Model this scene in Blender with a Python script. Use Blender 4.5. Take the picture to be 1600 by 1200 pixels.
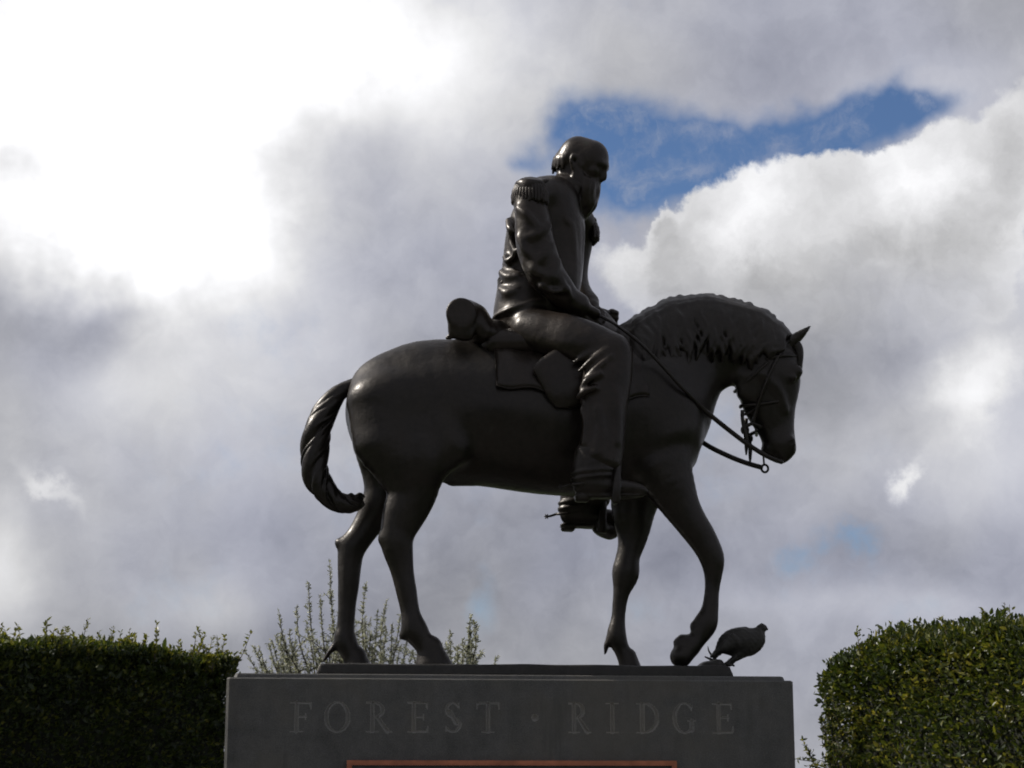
import bpy, math, random
import numpy as np
from mathutils import Vector

R = math.radians
for o in list(bpy.data.objects):
    bpy.data.objects.remove(o, do_unlink=True)
scene = bpy.context.scene
COL = scene.collection
rng = np.random.default_rng(11)
random.seed(11)

# ------------------------------------------------------------------ camera
EYE, PITCH, F = 1.6, R(12.0), 3000.0          # eye height, upward tilt, focal length in photo pixels
cam_d = bpy.data.cameras.new('camera')
cam = bpy.data.objects.new('camera', cam_d)
COL.objects.link(cam)
cam.location = (0, 0, EYE)
cam.rotation_euler = (R(90) + PITCH, 0, 0)
cam_d.sensor_width = 36.0
cam_d.lens = 36.0 * F / 1600.0
cam_d.clip_start = 0.1
cam_d.clip_end = 3000
scene.camera = cam


def pix_dir(px, py):
    a, b = (px - 800) / F, (600 - py) / F
    c, s = math.cos(PITCH), math.sin(PITCH)
    return np.array([a, c - b * s, s + b * c])


# ------------------------------------------------------------------ sun, sky, exposure
SUN_AZ, SUN_EL = R(-75), R(40)
sun_dir = Vector((math.sin(SUN_AZ) * math.cos(SUN_EL), math.cos(SUN_AZ) * math.cos(SUN_EL), math.sin(SUN_EL)))
sl = bpy.data.lights.new('sun', 'SUN')
sl.energy = 5.0
sl.angle = R(0.6)
sl.color = (1.0, 0.94, 0.86)
so = bpy.data.objects.new('sun', sl)
COL.objects.link(so)
so.rotation_euler = sun_dir.to_track_quat('Z', 'Y').to_euler()

vs = scene.view_settings
vs.view_transform = 'Standard'
vs.look = 'None'
vs.exposure = 0.0
vs.gamma = 1.0
vs.use_curve_mapping = False
scene.render.engine = 'CYCLES'
scene.cycles.use_denoising = True
scene.cycles.max_bounces = 4
scene.cycles.use_adaptive_sampling = True
scene.cycles.adaptive_threshold = 0.03
scene.cycles.adaptive_min_samples = 8
scene.cycles.sample_clamp_indirect = 4.0
scene.cycles.filter_width = 1.9


class NT:
    """small helper that writes math as shader nodes"""
    def __init__(self, tree):
        self.t = tree
        self.n = tree.nodes
        self.l = tree.links

    def node(self, kind, **kw):
        n = self.n.new(kind)
        for k, v in kw.items():
            setattr(n, k, v)
        return n

    def put(self, sock, v):
        if isinstance(v, bpy.types.NodeSocket):
            self.l.new(v, sock)
        else:
            sock.default_value = v

    def m(self, op, a, b=0.0, c=None, clamp=False):
        n = self.node('ShaderNodeMath', operation=op, use_clamp=clamp)
        self.put(n.inputs[0], a)
        self.put(n.inputs[1], b)
        if c is not None:
            self.put(n.inputs[2], c)
        return n.outputs[0]

    def add(self, a, b): return self.m('ADD', a, b)
    def sub(self, a, b): return self.m('SUBTRACT', a, b)
    def mul(self, a, b): return self.m('MULTIPLY', a, b)

    def step(self, x, lo, hi, a=0.0, b=1.0):
        n = self.node('ShaderNodeMapRange', interpolation_type='SMOOTHSTEP')
        self.put(n.inputs[0], x)
        n.inputs[1].default_value, n.inputs[2].default_value = lo, hi
        n.inputs[3].default_value, n.inputs[4].default_value = a, b
        return n.outputs[0]

    def noise(self, vec, scale, detail=5, rough=0.55, dist=0.0, out=0):
        n = self.node('ShaderNodeTexNoise')
        self.put(n.inputs['Vector'], vec)
        n.inputs['Scale'].default_value = scale
        n.inputs['Detail'].default_value = detail
        n.inputs['Roughness'].default_value = rough
        n.inputs['Distortion'].default_value = dist
        return n.outputs[out]

    def mix(self, f, a, b):
        n = self.node('ShaderNodeMix', data_type='RGBA')
        self.put(n.inputs[0], f)
        self.put(n.inputs[6], a)
        self.put(n.inputs[7], b)
        return n.outputs[2]

    def ramp(self, f, stops):
        n = self.node('ShaderNodeValToRGB')
        e = n.color_ramp.elements
        while len(e) < len(stops):
            e.new(0.5)
        for i, (p, c) in enumerate(stops):
            e[i].position = p
            e[i].color = c
        self.put(n.inputs[0], f)
        return n.outputs[0]


world = bpy.data.worlds.new('World')
scene.world = world
world.use_nodes = True
w = NT(world.node_tree)
w.n.clear()
tc = w.node('ShaderNodeTexCoord').outputs['Generated']
sx = w.node('ShaderNodeSeparateXYZ')
w.l.new(tc, sx.inputs[0])
DX, DY, DZ = sx.outputs
AZ = w.mul(w.m('ARCTAN2', DX, DY), 180 / math.pi)
EL = w.mul(w.m('ARCSINE', DZ), 180 / math.pi)
PXD = 52.4                                    # photo pixels per degree of sky


def azel(px, py):
    d = pix_dir(px, py)
    d = d / np.linalg.norm(d)
    return math.degrees(math.atan2(d[0], d[1])), math.degrees(math.asin(d[2]))


def comb(x, y, z=0.0):
    n = w.node('ShaderNodeCombineXYZ')
    for k, v in enumerate((x, y, z)):
        w.put(n.inputs[k], v)
    return n.outputs[0]


AE = comb(AZ, EL)


def vm(op, a, b):
    n = w.node('ShaderNodeVectorMath', operation=op)
    w.put(n.inputs[0], a)
    w.put(n.inputs[1], b)
    return n.outputs['Value' if op == 'DOT_PRODUCT' else 'Vector']


def warp(scale, amount, detail=5, rough=0.55):
    c = vm('SUBTRACT', w.noise(tc, scale, detail, rough, out=1), (0.5, 0.5, 0.5))
    return vm('ADD', AE, vm('MULTIPLY', c, (amount, amount, 0.0)))


def blob(ae, px, py, rx, ry, rot=0.0, amp=1.0, sharp=1.0):
    """elliptical soft patch of sky round one direction (rx, ry in photo pixels of arc, rot anticlockwise)"""
    a0, e0 = azel(px, py)
    n = w.node('ShaderNodeMapping', vector_type='TEXTURE')
    w.l.new(ae, n.inputs[0])
    n.inputs['Location'].default_value = (a0, e0, 0)
    n.inputs['Rotation'].default_value = (0, 0, R(rot))
    n.inputs['Scale'].default_value = (rx / PXD, ry / PXD, 1)
    r2 = vm('DOT_PRODUCT', n.outputs[0], n.outputs[0])
    if sharp != 1.0:
        r2 = w.m('POWER', r2, sharp)
    return (w.m('POWER', math.exp(-1), r2), amp)


def total(parts, start=0.0):
    x = start
    for p in parts:
        x = w.m('MULTIPLY_ADD', p[0], p[1], x) if isinstance(p, tuple) else w.add(x, p)
    return x


soft = warp(7.0, 4.6, 5, 0.58)                # drifting, ragged edges
fine = warp(17.0, 3.4, 6, 0.62)               # billows
wide = warp(4.0, 5.0, 2, 0.5)
big = w.noise(tc, 3.2, 3, 0.5)
mid = w.noise(tc, 9.0, 5, 0.58)
small = w.noise(tc, 28.0, 5, 0.6)

fbm = w.noise(fine, 0.55, 5, 0.6)              # billows carried along by the warped field

# clear blue gaps (the more, the thinner the grey cloud sheet)
gap = total([
    blob(soft, 905, 195, 95, 88, 0, 1.25),
    blob(soft, 985, 265, 95, 85, 0, 1.15),
    blob(soft, 1070, 270, 95, 62, 10, 1.05),
    blob(soft, 1200, 228, 125, 52, 5, 1.10),
    blob(soft, 1340, 205, 110, 50, 15, 1.05),
    blob(soft, 1440, 172, 55, 32, 15, 0.9),
    blob(soft, 785, 262, 45, 26, 0, 0.42),
    blob(fine, 1318, 838, 34, 24, 20, 0.75),
    blob(fine, 1245, 855, 26, 26, 0, 0.55),
    blob(soft, 745, 945, 42, 52, 0, 0.55),
    (w.step(big, 0.62, 0.74), 0.5),
])
gapn = total([(w.sub(mid, 0.5), 1.5), (w.sub(small, 0.5), 1.0)], w.mul(w.m('MINIMUM', gap, 1.25), 0.85))
sheet = w.step(gapn, 0.12, 1.0, 1.0, 0.0)

sheet = w.m('MAXIMUM', sheet, w.mul(w.step(w.add(w.mul(fbm, 0.6), w.mul(small, 0.4)), 0.46, 0.66), 0.42))   # wisps across the blue

# brightness of the grey sheet: backlit, so whitest towards the sun
sunv = vm('DOT_PRODUCT', tc, tuple(sun_dir))
glow = w.m('POWER', w.m('MAXIMUM', sunv, 0.0), 14.0)
white = total([
    blob(soft, 170, 215, 300, 250, 0, 1.15, 1.7),
    blob(soft, 330, 20, 430, 150, 0, 0.85, 1.4),
    blob(soft, 270, 385, 190, 95, 0, 0.50),
    blob(soft, 30, 270, 75, 60, 0, -0.50),
    blob(soft, 150, 90, 60, 50, 0, -0.22),
])
white = w.mul(white, w.step(mid, 0.25, 0.68, 0.55, 1.25))
lum = total([
    (w.sub(big, 0.5), 0.26),
    (w.sub(mid, 0.5), 0.30),
    (w.sub(fbm, 0.5), 0.22),
    (glow, 0.45),
    white,
    blob(wide, 560, 330, 260, 260, 0, 0.10),
    blob(wide, 380, 560, 260, 110, 20, 0.12),
    blob(wide, 215, 590, 100, 55, 20, 0.12),
    blob(soft, 120, 500, 170, 60, -10, -0.20),
    blob(soft, 0, 890, 70, 120, -15, 0.34),
    blob(fine, 85, 772, 62, 16, -35, 0.26),
    blob(wide, 350, 905, 100, 45, 20, 0.12),
    blob(wide, 740, 110, 140, 170, 20, 0.22),
    blob(wide, 1180, 60, 150, 80, 0, -0.03),
    blob(wide, 900, 40, 200, 100, 0, 0.08),
    blob(wide, 1530, 80, 180, 120, 0, 0.10),
    blob(wide, 1150, 420, 300, 110, 0, 0.08),
    blob(wide, 720, 900, 320, 130, 0, -0.09),
    blob(wide, 1030, 850, 200, 120, 0, -0.05),
    blob(wide, 330, 1000, 350, 60, 0, -0.06),
    blob(wide, 1430, 130, 130, 60, 0, 0.12),
    blob(wide, 1360, 850, 220, 60, 0, -0.10),
    blob(wide, 1350, 960, 300, 34, 0, 0.10),
    blob(fine, 1530, 610, 55, 85, -30, 0.36),
    blob(wide, 1530, 700, 150, 130, 0, 0.14),
    blob(fine, 1410, 735, 24, 13, 40, 0.35),
    blob(wide, 1330, 600, 190, 90, 0, -0.09),
    blob(soft, 1230, 800, 120, 50, 25, 0.08),
    blob(wide, 420, 640, 380, 150, 10, 0.05),
    blob(wide, 320, 550, 160, 70, 15, 0.09),
    blob(wide, 1560, 420, 170, 230, 0, 0.15),
    blob(wide, 1520, 720, 170, 110, 0, 0.07),
    blob(wide, 620, 420, 160, 120, 0, -0.04),
], 0.40)
lum = w.add(w.m('MAXIMUM', lum, 0.20), w.mul(w.sub(small, 0.5), 0.07))
tint = w.mix(w.step(w.noise(tc, 6.0, 3, 0.5), 0.36, 0.64), w.ramp(lum, [(0.22, (0.93, 0.975, 1.22, 1)), (0.48, (0.95, 0.975, 1.13, 1)), (0.80, (1.0, 1.0, 1.02, 1))]),
             w.ramp(lum, [(0.25, (0.96, 0.98, 1.10, 1)), (0.65, (1.0, 1.0, 1.02, 1))]))
sheet_col = vm('MULTIPLY', tint, comb(lum, lum, lum))

# cumulus bank below the gap: crisp lit tops, greyer body that melts into the sheet
cum = total([
    blob(fine, 1185, 400, 150, 150, 0, 1.15, 1.5),
    blob(fine, 1070, 420, 75, 95, 0, 0.75, 1.3),
    blob(fine, 1380, 350, 150, 128, 10, 1.10, 1.5),
    blob(fine, 1510, 310, 100, 140, 15, 1.0, 1.5),
    blob(fine, 1585, 190, 60, 90, 0, 0.55, 1.5),
    blob(fine, 1300, 470, 300, 110, 0, 0.80, 1.5),
    blob(fine, 1035, 340, 15, 26, 0, 0.6),
    blob(fine, 950, 410, 75, 85, 0, 0.50),
])
cumf = w.add(cum, w.mul(w.sub(small, 0.5), 0.40))
sepw = w.node('ShaderNodeSeparateXYZ')
w.l.new(fine, sepw.inputs[0])
e_lo, e_hi = azel(1300, 580)[1], azel(1300, 380)[1]
cov = w.mul(w.step(cumf, 0.42, 0.64), w.step(sepw.outputs[1], e_lo, e_hi))
edge = w.step(cumf, 0.50, 1.25, 1.0, 0.0)
cl = total([
    (edge, 0.20),
    (w.sub(fbm, 0.5), 0.42),
    (w.sub(mid, 0.5), 0.22),
    (w.sub(small, 0.5), 0.22),
    blob(fine, 1190, 310, 80, 62, 0, 0.30),
    blob(fine, 1130, 380, 75, 50, 30, 0.26),
    blob(fine, 1430, 262, 75, 60, 0, 0.40),
    blob(fine, 1320, 340, 160, 52, 10, 0.16),
    blob(fine, 1560, 110, 60, 20, 20, 0.16),
    blob(wide, 1280, 500, 220, 100, 0, -0.03),
    blob(wide, 1540, 360, 130, 160, 0, 0.08),
], 0.49)
cl = w.m('MAXIMUM', cl, 0.2)
cum_col = vm('MULTIPLY', comb(cl, cl, cl), (1.0, 1.0, 1.02))

sky = w.node('ShaderNodeTexSky', sky_type='NISHITA')
sky.sun_disc = False
sky.sun_elevation = SUN_EL
sky.sun_rotation = SUN_AZ
sky.air_density = 1.0
sky.dust_density = 0.1
sky.ozone_density = 3.0
bg_sky = w.node('ShaderNodeBackground')
w.l.new(vm('MULTIPLY', sky.outputs[0], (0.88, 0.97, 1.14)), bg_sky.inputs[0])   # the camera's white balance
bg_sky.inputs[1].default_value = 0.075
bg_sheet = w.node('ShaderNodeBackground')
w.l.new(sheet_col, bg_sheet.inputs[0])
bg_cum = w.node('ShaderNodeBackground')
w.l.new(cum_col, bg_cum.inputs[0])
mx1 = w.node('ShaderNodeMixShader')
w.l.new(sheet, mx1.inputs[0])
w.l.new(bg_sky.outputs[0], mx1.inputs[1])
w.l.new(bg_sheet.outputs[0], mx1.inputs[2])
mx2 = w.node('ShaderNodeMixShader')
w.l.new(cov, mx2.inputs[0])
w.l.new(mx1.outputs[0], mx2.inputs[1])
w.l.new(bg_cum.outputs[0], mx2.inputs[2])
wo = w.node('ShaderNodeOutputWorld')
w.l.new(mx2.outputs[0], wo.inputs[0])

# ------------------------------------------------------------------ materials
def material(name):
    m = bpy.data.materials.new(name)
    m.use_nodes = True
    t = NT(m.node_tree)
    b = t.n['Principled BSDF']
    return m, t, b


def coords(t):
    return t.node('ShaderNodeTexCoord').outputs['Object']


def bump(t, b, h, strength, dist):
    n = t.node('ShaderNodeBump')
    n.inputs['Strength'].default_value = strength
    n.inputs['Distance'].default_value = dist
    t.put(n.inputs['Height'], h)
    t.l.new(n.outputs[0], b.inputs['Normal'])


def bronze(name, dark, light, rough=0.36):
    m, t, b = material(name)
    v = coords(t)
    n1 = t.noise(v, 5.0, 6, 0.6)
    n2 = t.noise(v, 42.0, 5, 0.6)
    mp = t.node('ShaderNodeMapping')
    mp.inputs['Scale'].default_value = (14.0, 14.0, 1.6)
    t.l.new(v, mp.inputs[0])
    runs = t.noise(mp.outputs[0], 1.0, 4, 0.6)            # rain runs
    mixv = t.add(t.add(t.mul(n1, 0.45), t.mul(n2, 0.25)), t.mul(runs, 0.30))
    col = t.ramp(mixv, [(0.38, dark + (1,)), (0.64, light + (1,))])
    green = t.mul(t.step(runs, 0.60, 0.74), t.step(n1, 0.45, 0.62))
    t.put(b.inputs['Base Color'], t.mix(t.mul(green, 0.35), col, (0.030, 0.040, 0.030, 1)))
    b.inputs['Metallic'].default_value = 0.12
    b.inputs['Specular IOR Level'].default_value = 0.26
    b.inputs['Specular Tint'].default_value = (1.0, 0.93, 0.87, 1)
    t.put(b.inputs['Roughness'], t.step(t.add(t.mul(n1, 0.6), t.mul(runs, 0.4)), 0.35, 0.65, rough - 0.08, rough + 0.10))
    b.inputs['Coat Weight'].default_value = 0.15
    b.inputs['Coat Roughness'].default_value = 0.24
    bump(t, b, t.add(t.mul(t.noise(v, 14.0, 4, 0.55), 1.0), t.mul(n2, 0.30)), 0.42, 0.011)
    return m


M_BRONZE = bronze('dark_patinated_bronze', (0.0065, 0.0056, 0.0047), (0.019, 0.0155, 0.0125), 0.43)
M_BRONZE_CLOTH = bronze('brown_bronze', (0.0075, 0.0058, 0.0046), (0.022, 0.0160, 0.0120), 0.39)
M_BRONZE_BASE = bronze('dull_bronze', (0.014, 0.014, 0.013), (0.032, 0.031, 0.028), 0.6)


def granite(name, base, spread, rough, bumpd):
    m, t, b = material(name)
    v = coords(t)
    n1 = t.noise(v, 2.6, 6, 0.65)
    n2 = t.noise(v, 170.0, 2, 0.7)
    n3 = t.noise(v, 16.0, 6, 0.7)
    mp = t.node('ShaderNodeMapping')
    mp.inputs['Scale'].default_value = (9.0, 9.0, 0.9)
    t.l.new(v, mp.inputs[0])
    runs = t.noise(mp.outputs[0], 1.0, 5, 0.65)           # water stains
    f = t.add(t.add(t.mul(n1, 0.30), t.mul(n2, 0.32)), t.add(t.mul(n3, 0.20), t.mul(runs, 0.18)))
    lo = tuple(c * (1 - spread) for c in base)
    hi = tuple(c * (1 + spread) for c in base)
    col = t.ramp(f, [(0.36, lo + (1,)), (0.62, hi + (1,))])
    warm = t.mix(t.step(n1, 0.42, 0.62), col, t.mix(0.5, col, (base[0] * 1.02, base[1] * 0.93, base[2] * 0.78, 1)))
    t.put(b.inputs['Base Color'], t.mix(t.mul(t.step(runs, 0.56, 0.70), 0.5), warm, (base[0] * 0.55, base[1] * 0.55, base[2] * 0.52, 1)))
    b.inputs['Roughness'].default_value = rough
    b.inputs['Specular IOR Level'].default_value = 0.4
    bump(t, b, t.add(t.mul(n2, 0.5), n3), 0.6, bumpd)
    return m


M_GRANITE = granite('grey_granite', (0.072, 0.071, 0.067), 0.55, 0.65, 0.003)
M_CUT = granite('cut_granite', (0.155, 0.152, 0.143), 0.30, 0.9, 0.003)


def simple(name, col, rough=0.5, metal=0.0, noise_scale=20.0, var=0.25):
    m, t, b = material(name)
    v = coords(t)
    n = t.noise(v, noise_scale, 5, 0.6)
    lo = tuple(c * (1 - var) for c in col)
    hi = tuple(min(1, c * (1 + var)) for c in col)
    t.put(b.inputs['Base Color'], t.ramp(n, [(0.35, lo + (1,)), (0.65, hi + (1,))]))
    b.inputs['Roughness'].default_value = rough
    b.inputs['Metallic'].default_value = metal
    bump(t, b, n, 0.3, 0.004)
    return m


M_COPPER = simple('bright_copper_edge', (0.36, 0.125, 0.065), 0.45, 0.35, 12.0, 0.25)
M_PANEL = simple('dark_panel', (0.03, 0.03, 0.03), 0.5, 0.2)
M_BARK = simple('bark', (0.06, 0.05, 0.038), 0.9, 0.0, 30.0, 0.4)
M_GROUND = simple('grass_ground', (0.035, 0.05, 0.018), 0.95, 0.0, 3.0, 0.4)
M_PAVE = simple('paving', (0.11, 0.105, 0.10), 0.9, 0.0, 4.0, 0.25)
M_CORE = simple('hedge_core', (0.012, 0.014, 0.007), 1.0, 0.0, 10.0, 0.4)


def leaf_mat(name, stops, trans, rough, spec=0.5, through=(1.9, 1.7, 0.7)):
    m, t, b = material(name)
    at = t.node('ShaderNodeAttribute', attribute_name='leaf_tone')
    col = t.ramp(at.outputs['Fac'], [(p, c + (1,)) for p, c in stops])
    t.put(b.inputs['Base Color'], col)
    b.inputs['Roughness'].default_value = rough
    b.inputs['Specular IOR Level'].default_value = spec
    tr = t.node('ShaderNodeBsdfTranslucent')
    g = t.node('ShaderNodeVectorMath', operation='MULTIPLY')
    t.l.new(col, g.inputs[0])
    g.inputs[1].default_value = through
    t.l.new(g.outputs[0], tr.inputs[0])
    ms = t.node('ShaderNodeMixShader')
    ms.inputs[0].default_value = trans
    t.l.new(b.outputs[0], ms.inputs[1])
    t.l.new(tr.outputs[0], ms.inputs[2])
    t.l.new(ms.outputs[0], t.n['Material Output'].inputs['Surface'])
    return m


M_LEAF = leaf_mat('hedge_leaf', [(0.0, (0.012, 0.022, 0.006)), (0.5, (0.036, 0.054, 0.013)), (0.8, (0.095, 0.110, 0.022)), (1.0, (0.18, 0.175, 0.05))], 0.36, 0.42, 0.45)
M_SHOOT = leaf_mat('young_leaf', [(0.0, (0.05, 0.065, 0.015)), (1.0, (0.12, 0.125, 0.030))], 0.45, 0.4, 0.45)
M_OLIVE = leaf_mat('silver_leaf', [(0.0, (0.13, 0.14, 0.11)), (0.6, (0.30, 0.31, 0.26)), (1.0, (0.52, 0.52, 0.47))], 0.40, 0.5, 0.4, (1.2, 1.2, 0.9))

# ------------------------------------------------------------------ object helpers
def mesh_obj(name, verts, faces, mat, parent=None, smooth=False):
    me = bpy.data.meshes.new(name)
    verts = np.asarray(verts, dtype=np.float64)
    me.from_pydata(verts.tolist(), [], [list(map(int, f)) for f in faces])
    me.update()
    if smooth:
        me.polygons.foreach_set('use_smooth', np.ones(len(me.polygons), dtype=bool))
    o = bpy.data.objects.new(name, me)
    COL.objects.link(o)
    me.materials.append(mat)
    if parent is not None:
        o.parent = parent
    return o


def fast_mesh(name, verts, faces, mat, parent=None, smooth=True):
    """quads or tris as an (n, k) int array"""
    me = bpy.data.meshes.new(name)
    n, k = faces.shape
    me.vertices.add(len(verts))
    me.vertices.foreach_set('co', np.ascontiguousarray(verts, dtype=np.float32).ravel())
    me.loops.add(n * k)
    me.loops.foreach_set('vertex_index', np.ascontiguousarray(faces, dtype=np.int32).ravel())
    me.polygons.add(n)
    me.polygons.foreach_set('loop_start', np.arange(0, n * k, k, dtype=np.int32))
    me.polygons.foreach_set('loop_total', np.full(n, k, dtype=np.int32))
    me.update(calc_edges=True)
    me.polygons.foreach_set('use_smooth', np.full(n, smooth, dtype=bool))
    me.materials.append(mat)
    o = bpy.data.objects.new(name, me)
    COL.objects.link(o)
    if parent is not None:
        o.parent = parent
    return o


def empty(name, loc=(0, 0, 0), rz=0.0):
    o = bpy.data.objects.new(name, None)
    o.empty_display_size = 0.2
    COL.objects.link(o)
    o.location = loc
    o.rotation_euler = (0, 0, rz)
    return o


def tag(o, label=None, cat=None, group=None, kind=None):
    for k, v in (('label', label), ('category', cat), ('group', group), ('kind', kind)):
        if v:
            o[k] = v
    return o


# ------------------------------------------------------------------ the statue's own frame
YAW = R(6.0)
ORIGIN = np.array([0.0, 9.1, 0.0])             # centre of the monument on the ground
AX = np.array([math.cos(YAW), math.sin(YAW), 0.0])
AY = np.array([-math.sin(YAW), math.cos(YAW), 0.0])
EYEP = np.array([0, 0, EYE])
S = 9.1 / F                                    # metres per photo pixel at the statue


def P(px_, py_, d=0.0):
    """point of the monument (own x, depth d, height) seen at a photo pixel"""
    r = pix_dir(px_, py_)
    t = (d - (EYEP - ORIGIN) @ AY) / (r @ AY)
    q = EYEP + t * r - ORIGIN
    return np.array([q @ AX, d, q[2]])


def PP(lst):
    return [P(*p) for p in lst]


# ------------------------------------------------------------------ sculpting with distance fields
def spline(a, sub):
    a = np.asarray(a, float)
    if len(a) < 3 or sub <= 1:
        return a
    out = []
    p = np.vstack([2 * a[0] - a[1], a, 2 * a[-1] - a[-2]])
    for i in range(1, len(p) - 2):
        p0, p1, p2, p3 = p[i - 1], p[i], p[i + 1], p[i + 2]
        for j in range(sub):
            t = j / sub
            out.append(0.5 * (2 * p1 + (p2 - p0) * t + (2 * p0 - 5 * p1 + 4 * p2 - p3) * t * t + (3 * p1 - p0 - 3 * p2 + p3) * t ** 3))
    out.append(a[-1])
    return np.array(out)


class Clay:
    def __init__(self, lo, hi, h):
        self.lo, self.h = np.asarray(lo, float), h
        self.n = np.ceil((np.asarray(hi, float) - self.lo) / h).astype(int) + 1
        self.ax = [self.lo[i] + h * np.arange(self.n[i]) for i in range(3)]
        self.f = np.full(self.n, 0.5, dtype=np.float32)

    def box(self, lo, hi):
        a = np.clip(np.floor((lo - self.lo) / self.h).astype(int), 0, self.n)
        b = np.clip(np.ceil((hi - self.lo) / self.h).astype(int) + 1, 0, self.n)
        return tuple(slice(int(x), int(y)) for x, y in zip(a, b))

    def chain(self, pts, k=0.03, sub=4, raw=False, cut=False, margin=0.05, lat=(0, 1, 0)):
        """pts: (px, py, d, in-plane radius, sideways radius) in photo pixels; raw: metres, own frame"""
        rows = []
        for p in pts:
            if raw:
                q, r1, r2 = p[:3], p[3], p[4] if len(p) > 4 else p[3]
            else:
                q, r1, r2 = P(*p[:3]), p[3] * S, (p[4] if len(p) > 4 else p[3] * 0.85) * S
            rows.append([*q, r1, r2])
        a = spline(rows, sub)
        a[:, 3:] = np.maximum(a[:, 3:], 0.002)
        if len(a) == 1:
            a = np.vstack([a, a + [1e-4, 0, 0, 0, 0]])
        m = max(margin, k * 1.2)
        rm = a[:, 3:].max()
        sl_ = self.box(a[:, :3].min(0) - rm - m, a[:, :3].max(0) + rm + m)
        shape = [s.stop - s.start for s in sl_]
        if min(shape) <= 0:
            return
        T = np.full(shape, 0.5, dtype=np.float32)
        Y = np.asarray(lat, float)
        for i in range(len(a) - 1):
            A, B = a[i], a[i + 1]
            r = max(A[3], A[4], B[3], B[4]) + m
            s2 = self.box(np.minimum(A[:3], B[:3]) - r, np.maximum(A[:3], B[:3]) + r)
            if any(q.stop <= q.start for q in s2):
                continue
            X = np.stack(np.meshgrid(*[self.ax[j][s2[j]] for j in range(3)], indexing='ij'), -1) - A[:3]
            ab = B[:3] - A[:3]
            L = np.linalg.norm(ab) + 1e-9
            ax = ab / L
            u = Y - (Y @ ax) * ax
            if np.linalg.norm(u) < 0.2:
                e_ = np.eye(3)[int(np.argmin(np.abs(ax)))]
                u = e_ - (e_ @ ax) * ax
            u /= np.linalg.norm(u)
            v = np.cross(ax, u)
            w_ = X @ ax
            t = np.clip(w_ / L, 0, 1)
            wr = w_ - t * L
            rv = A[3] + (B[3] - A[3]) * t
            ru = A[4] + (B[4] - A[4]) * t
            rc = np.minimum(rv, ru)
            pu, pv, pw = X @ u, X @ v, wr
            k0 = np.sqrt((pu / ru) ** 2 + (pv / rv) ** 2 + (pw / rc) ** 2)
            k1 = np.sqrt((pu / ru ** 2) ** 2 + (pv / rv ** 2) ** 2 + (pw / rc ** 2) ** 2) + 1e-9
            d = np.where(k0 < 1e-4, -rc, k0 * (k0 - 1) / k1).astype(np.float32)
            loc = tuple(slice(q.start - p.start, q.stop - p.start) for q, p in zip(s2, sl_))
            T[loc] = np.minimum(T[loc], d)
        G = self.f[sl_]
        if cut:
            a_, b_ = G, -T
            h = np.maximum(k - np.abs(a_ - b_), 0) / k
            self.f[sl_] = np.maximum(a_, b_) + h * h * k / 4
        else:
            h = np.maximum(k - np.abs(G - T), 0) / k
            self.f[sl_] = np.minimum(G, T) - h * h * k / 4

    def floor(self, z):
        self.f = np.maximum(self.f, (z - self.ax[2])[None, None, :]).astype(np.float32)

    def wobble(self, amp, freq, seed=0):
        g = np.random.default_rng(seed)
        acc = np.zeros_like(self.f)
        for i in range(7):
            kv = g.normal(size=3)
            kv *= freq * (0.6 + 1.4 * i / 6) / np.linalg.norm(kv)
            ph = g.uniform(0, 6.28)
            arg = (kv[0] * self.ax[0])[:, None, None] + (kv[1] * self.ax[1])[None, :, None] + (kv[2] * self.ax[2])[None, None, :] + ph
            acc += np.sin(arg).astype(np.float32)
        self.f += (amp / 2.6) * acc

    def mesh(self):
        f = self.f
        f[0], f[-1] = 1, 1
        f[:, 0], f[:, -1] = 1, 1
        f[:, :, 0], f[:, :, -1] = 1, 1
        ins = f < 0
        nx, ny, nz = f.shape
        c = [(i, j, k) for i in (0, 1) for j in (0, 1) for k in (0, 1)]
        cnt = np.zeros((nx - 1, ny - 1, nz - 1), np.int8)
        for i, j, k in c:
            cnt += ins[i:nx - 1 + i, j:ny - 1 + j, k:nz - 1 + k]
        act = (cnt > 0) & (cnt < 8)
        idx = np.argwhere(act)
        vid = np.full(act.shape, -1, np.int32)
        vid[act] = np.arange(len(idx))
        acc = np.zeros((len(idx), 3))
        num = np.zeros(len(idx))
        I, J, K = idx.T
        for a_ in c:
            for ax in range(3):
                if a_[ax]:
                    continue
                b_ = list(a_)
                b_[ax] = 1
                fa = f[I + a_[0], J + a_[1], K + a_[2]].astype(float)
                fb = f[I + b_[0], J + b_[1], K + b_[2]].astype(float)
                cr = (fa < 0) != (fb < 0)
                t = np.where(cr, fa / np.where(cr, fa - fb, 1), 0)
                p = np.tile(np.array(a_, float), (len(idx), 1))
                p[:, ax] += t
                acc += p * cr[:, None]
                num += cr
        verts = self.lo + self.h * (idx + acc / num[:, None])
        quads = []
        for ax in range(3):
            o1, o2 = (ax + 1) % 3, (ax + 2) % 3
            s0 = [slice(1, -1)] * 3
            s1 = [slice(1, -1)] * 3
            s0[ax] = slice(0, -1)
            s1[ax] = slice(1, None)
            A, B = ins[tuple(s0)], ins[tuple(s1)]
            for flip, mask in ((False, A & ~B), (True, ~A & B)):
                e = np.argwhere(mask)
                if not len(e):
                    continue
                e[:, o1] += 1
                e[:, o2] += 1
                q = []
                for d1, d2 in ((-1, -1), (0, -1), (0, 0), (-1, 0)):
                    cc = e.copy()
                    cc[:, o1] += d1
                    cc[:, o2] += d2
                    q.append(vid[cc[:, 0], cc[:, 1], cc[:, 2]])
                q = np.stack(q, 1)
                quads.append(q[:, ::-1] if flip else q)
        quads = np.vstack(quads)
        return verts, quads


def clay_obj(name, clay, mat, parent):
    v, q = clay.mesh()
    return fast_mesh(name, v, q, mat, parent)


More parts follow.
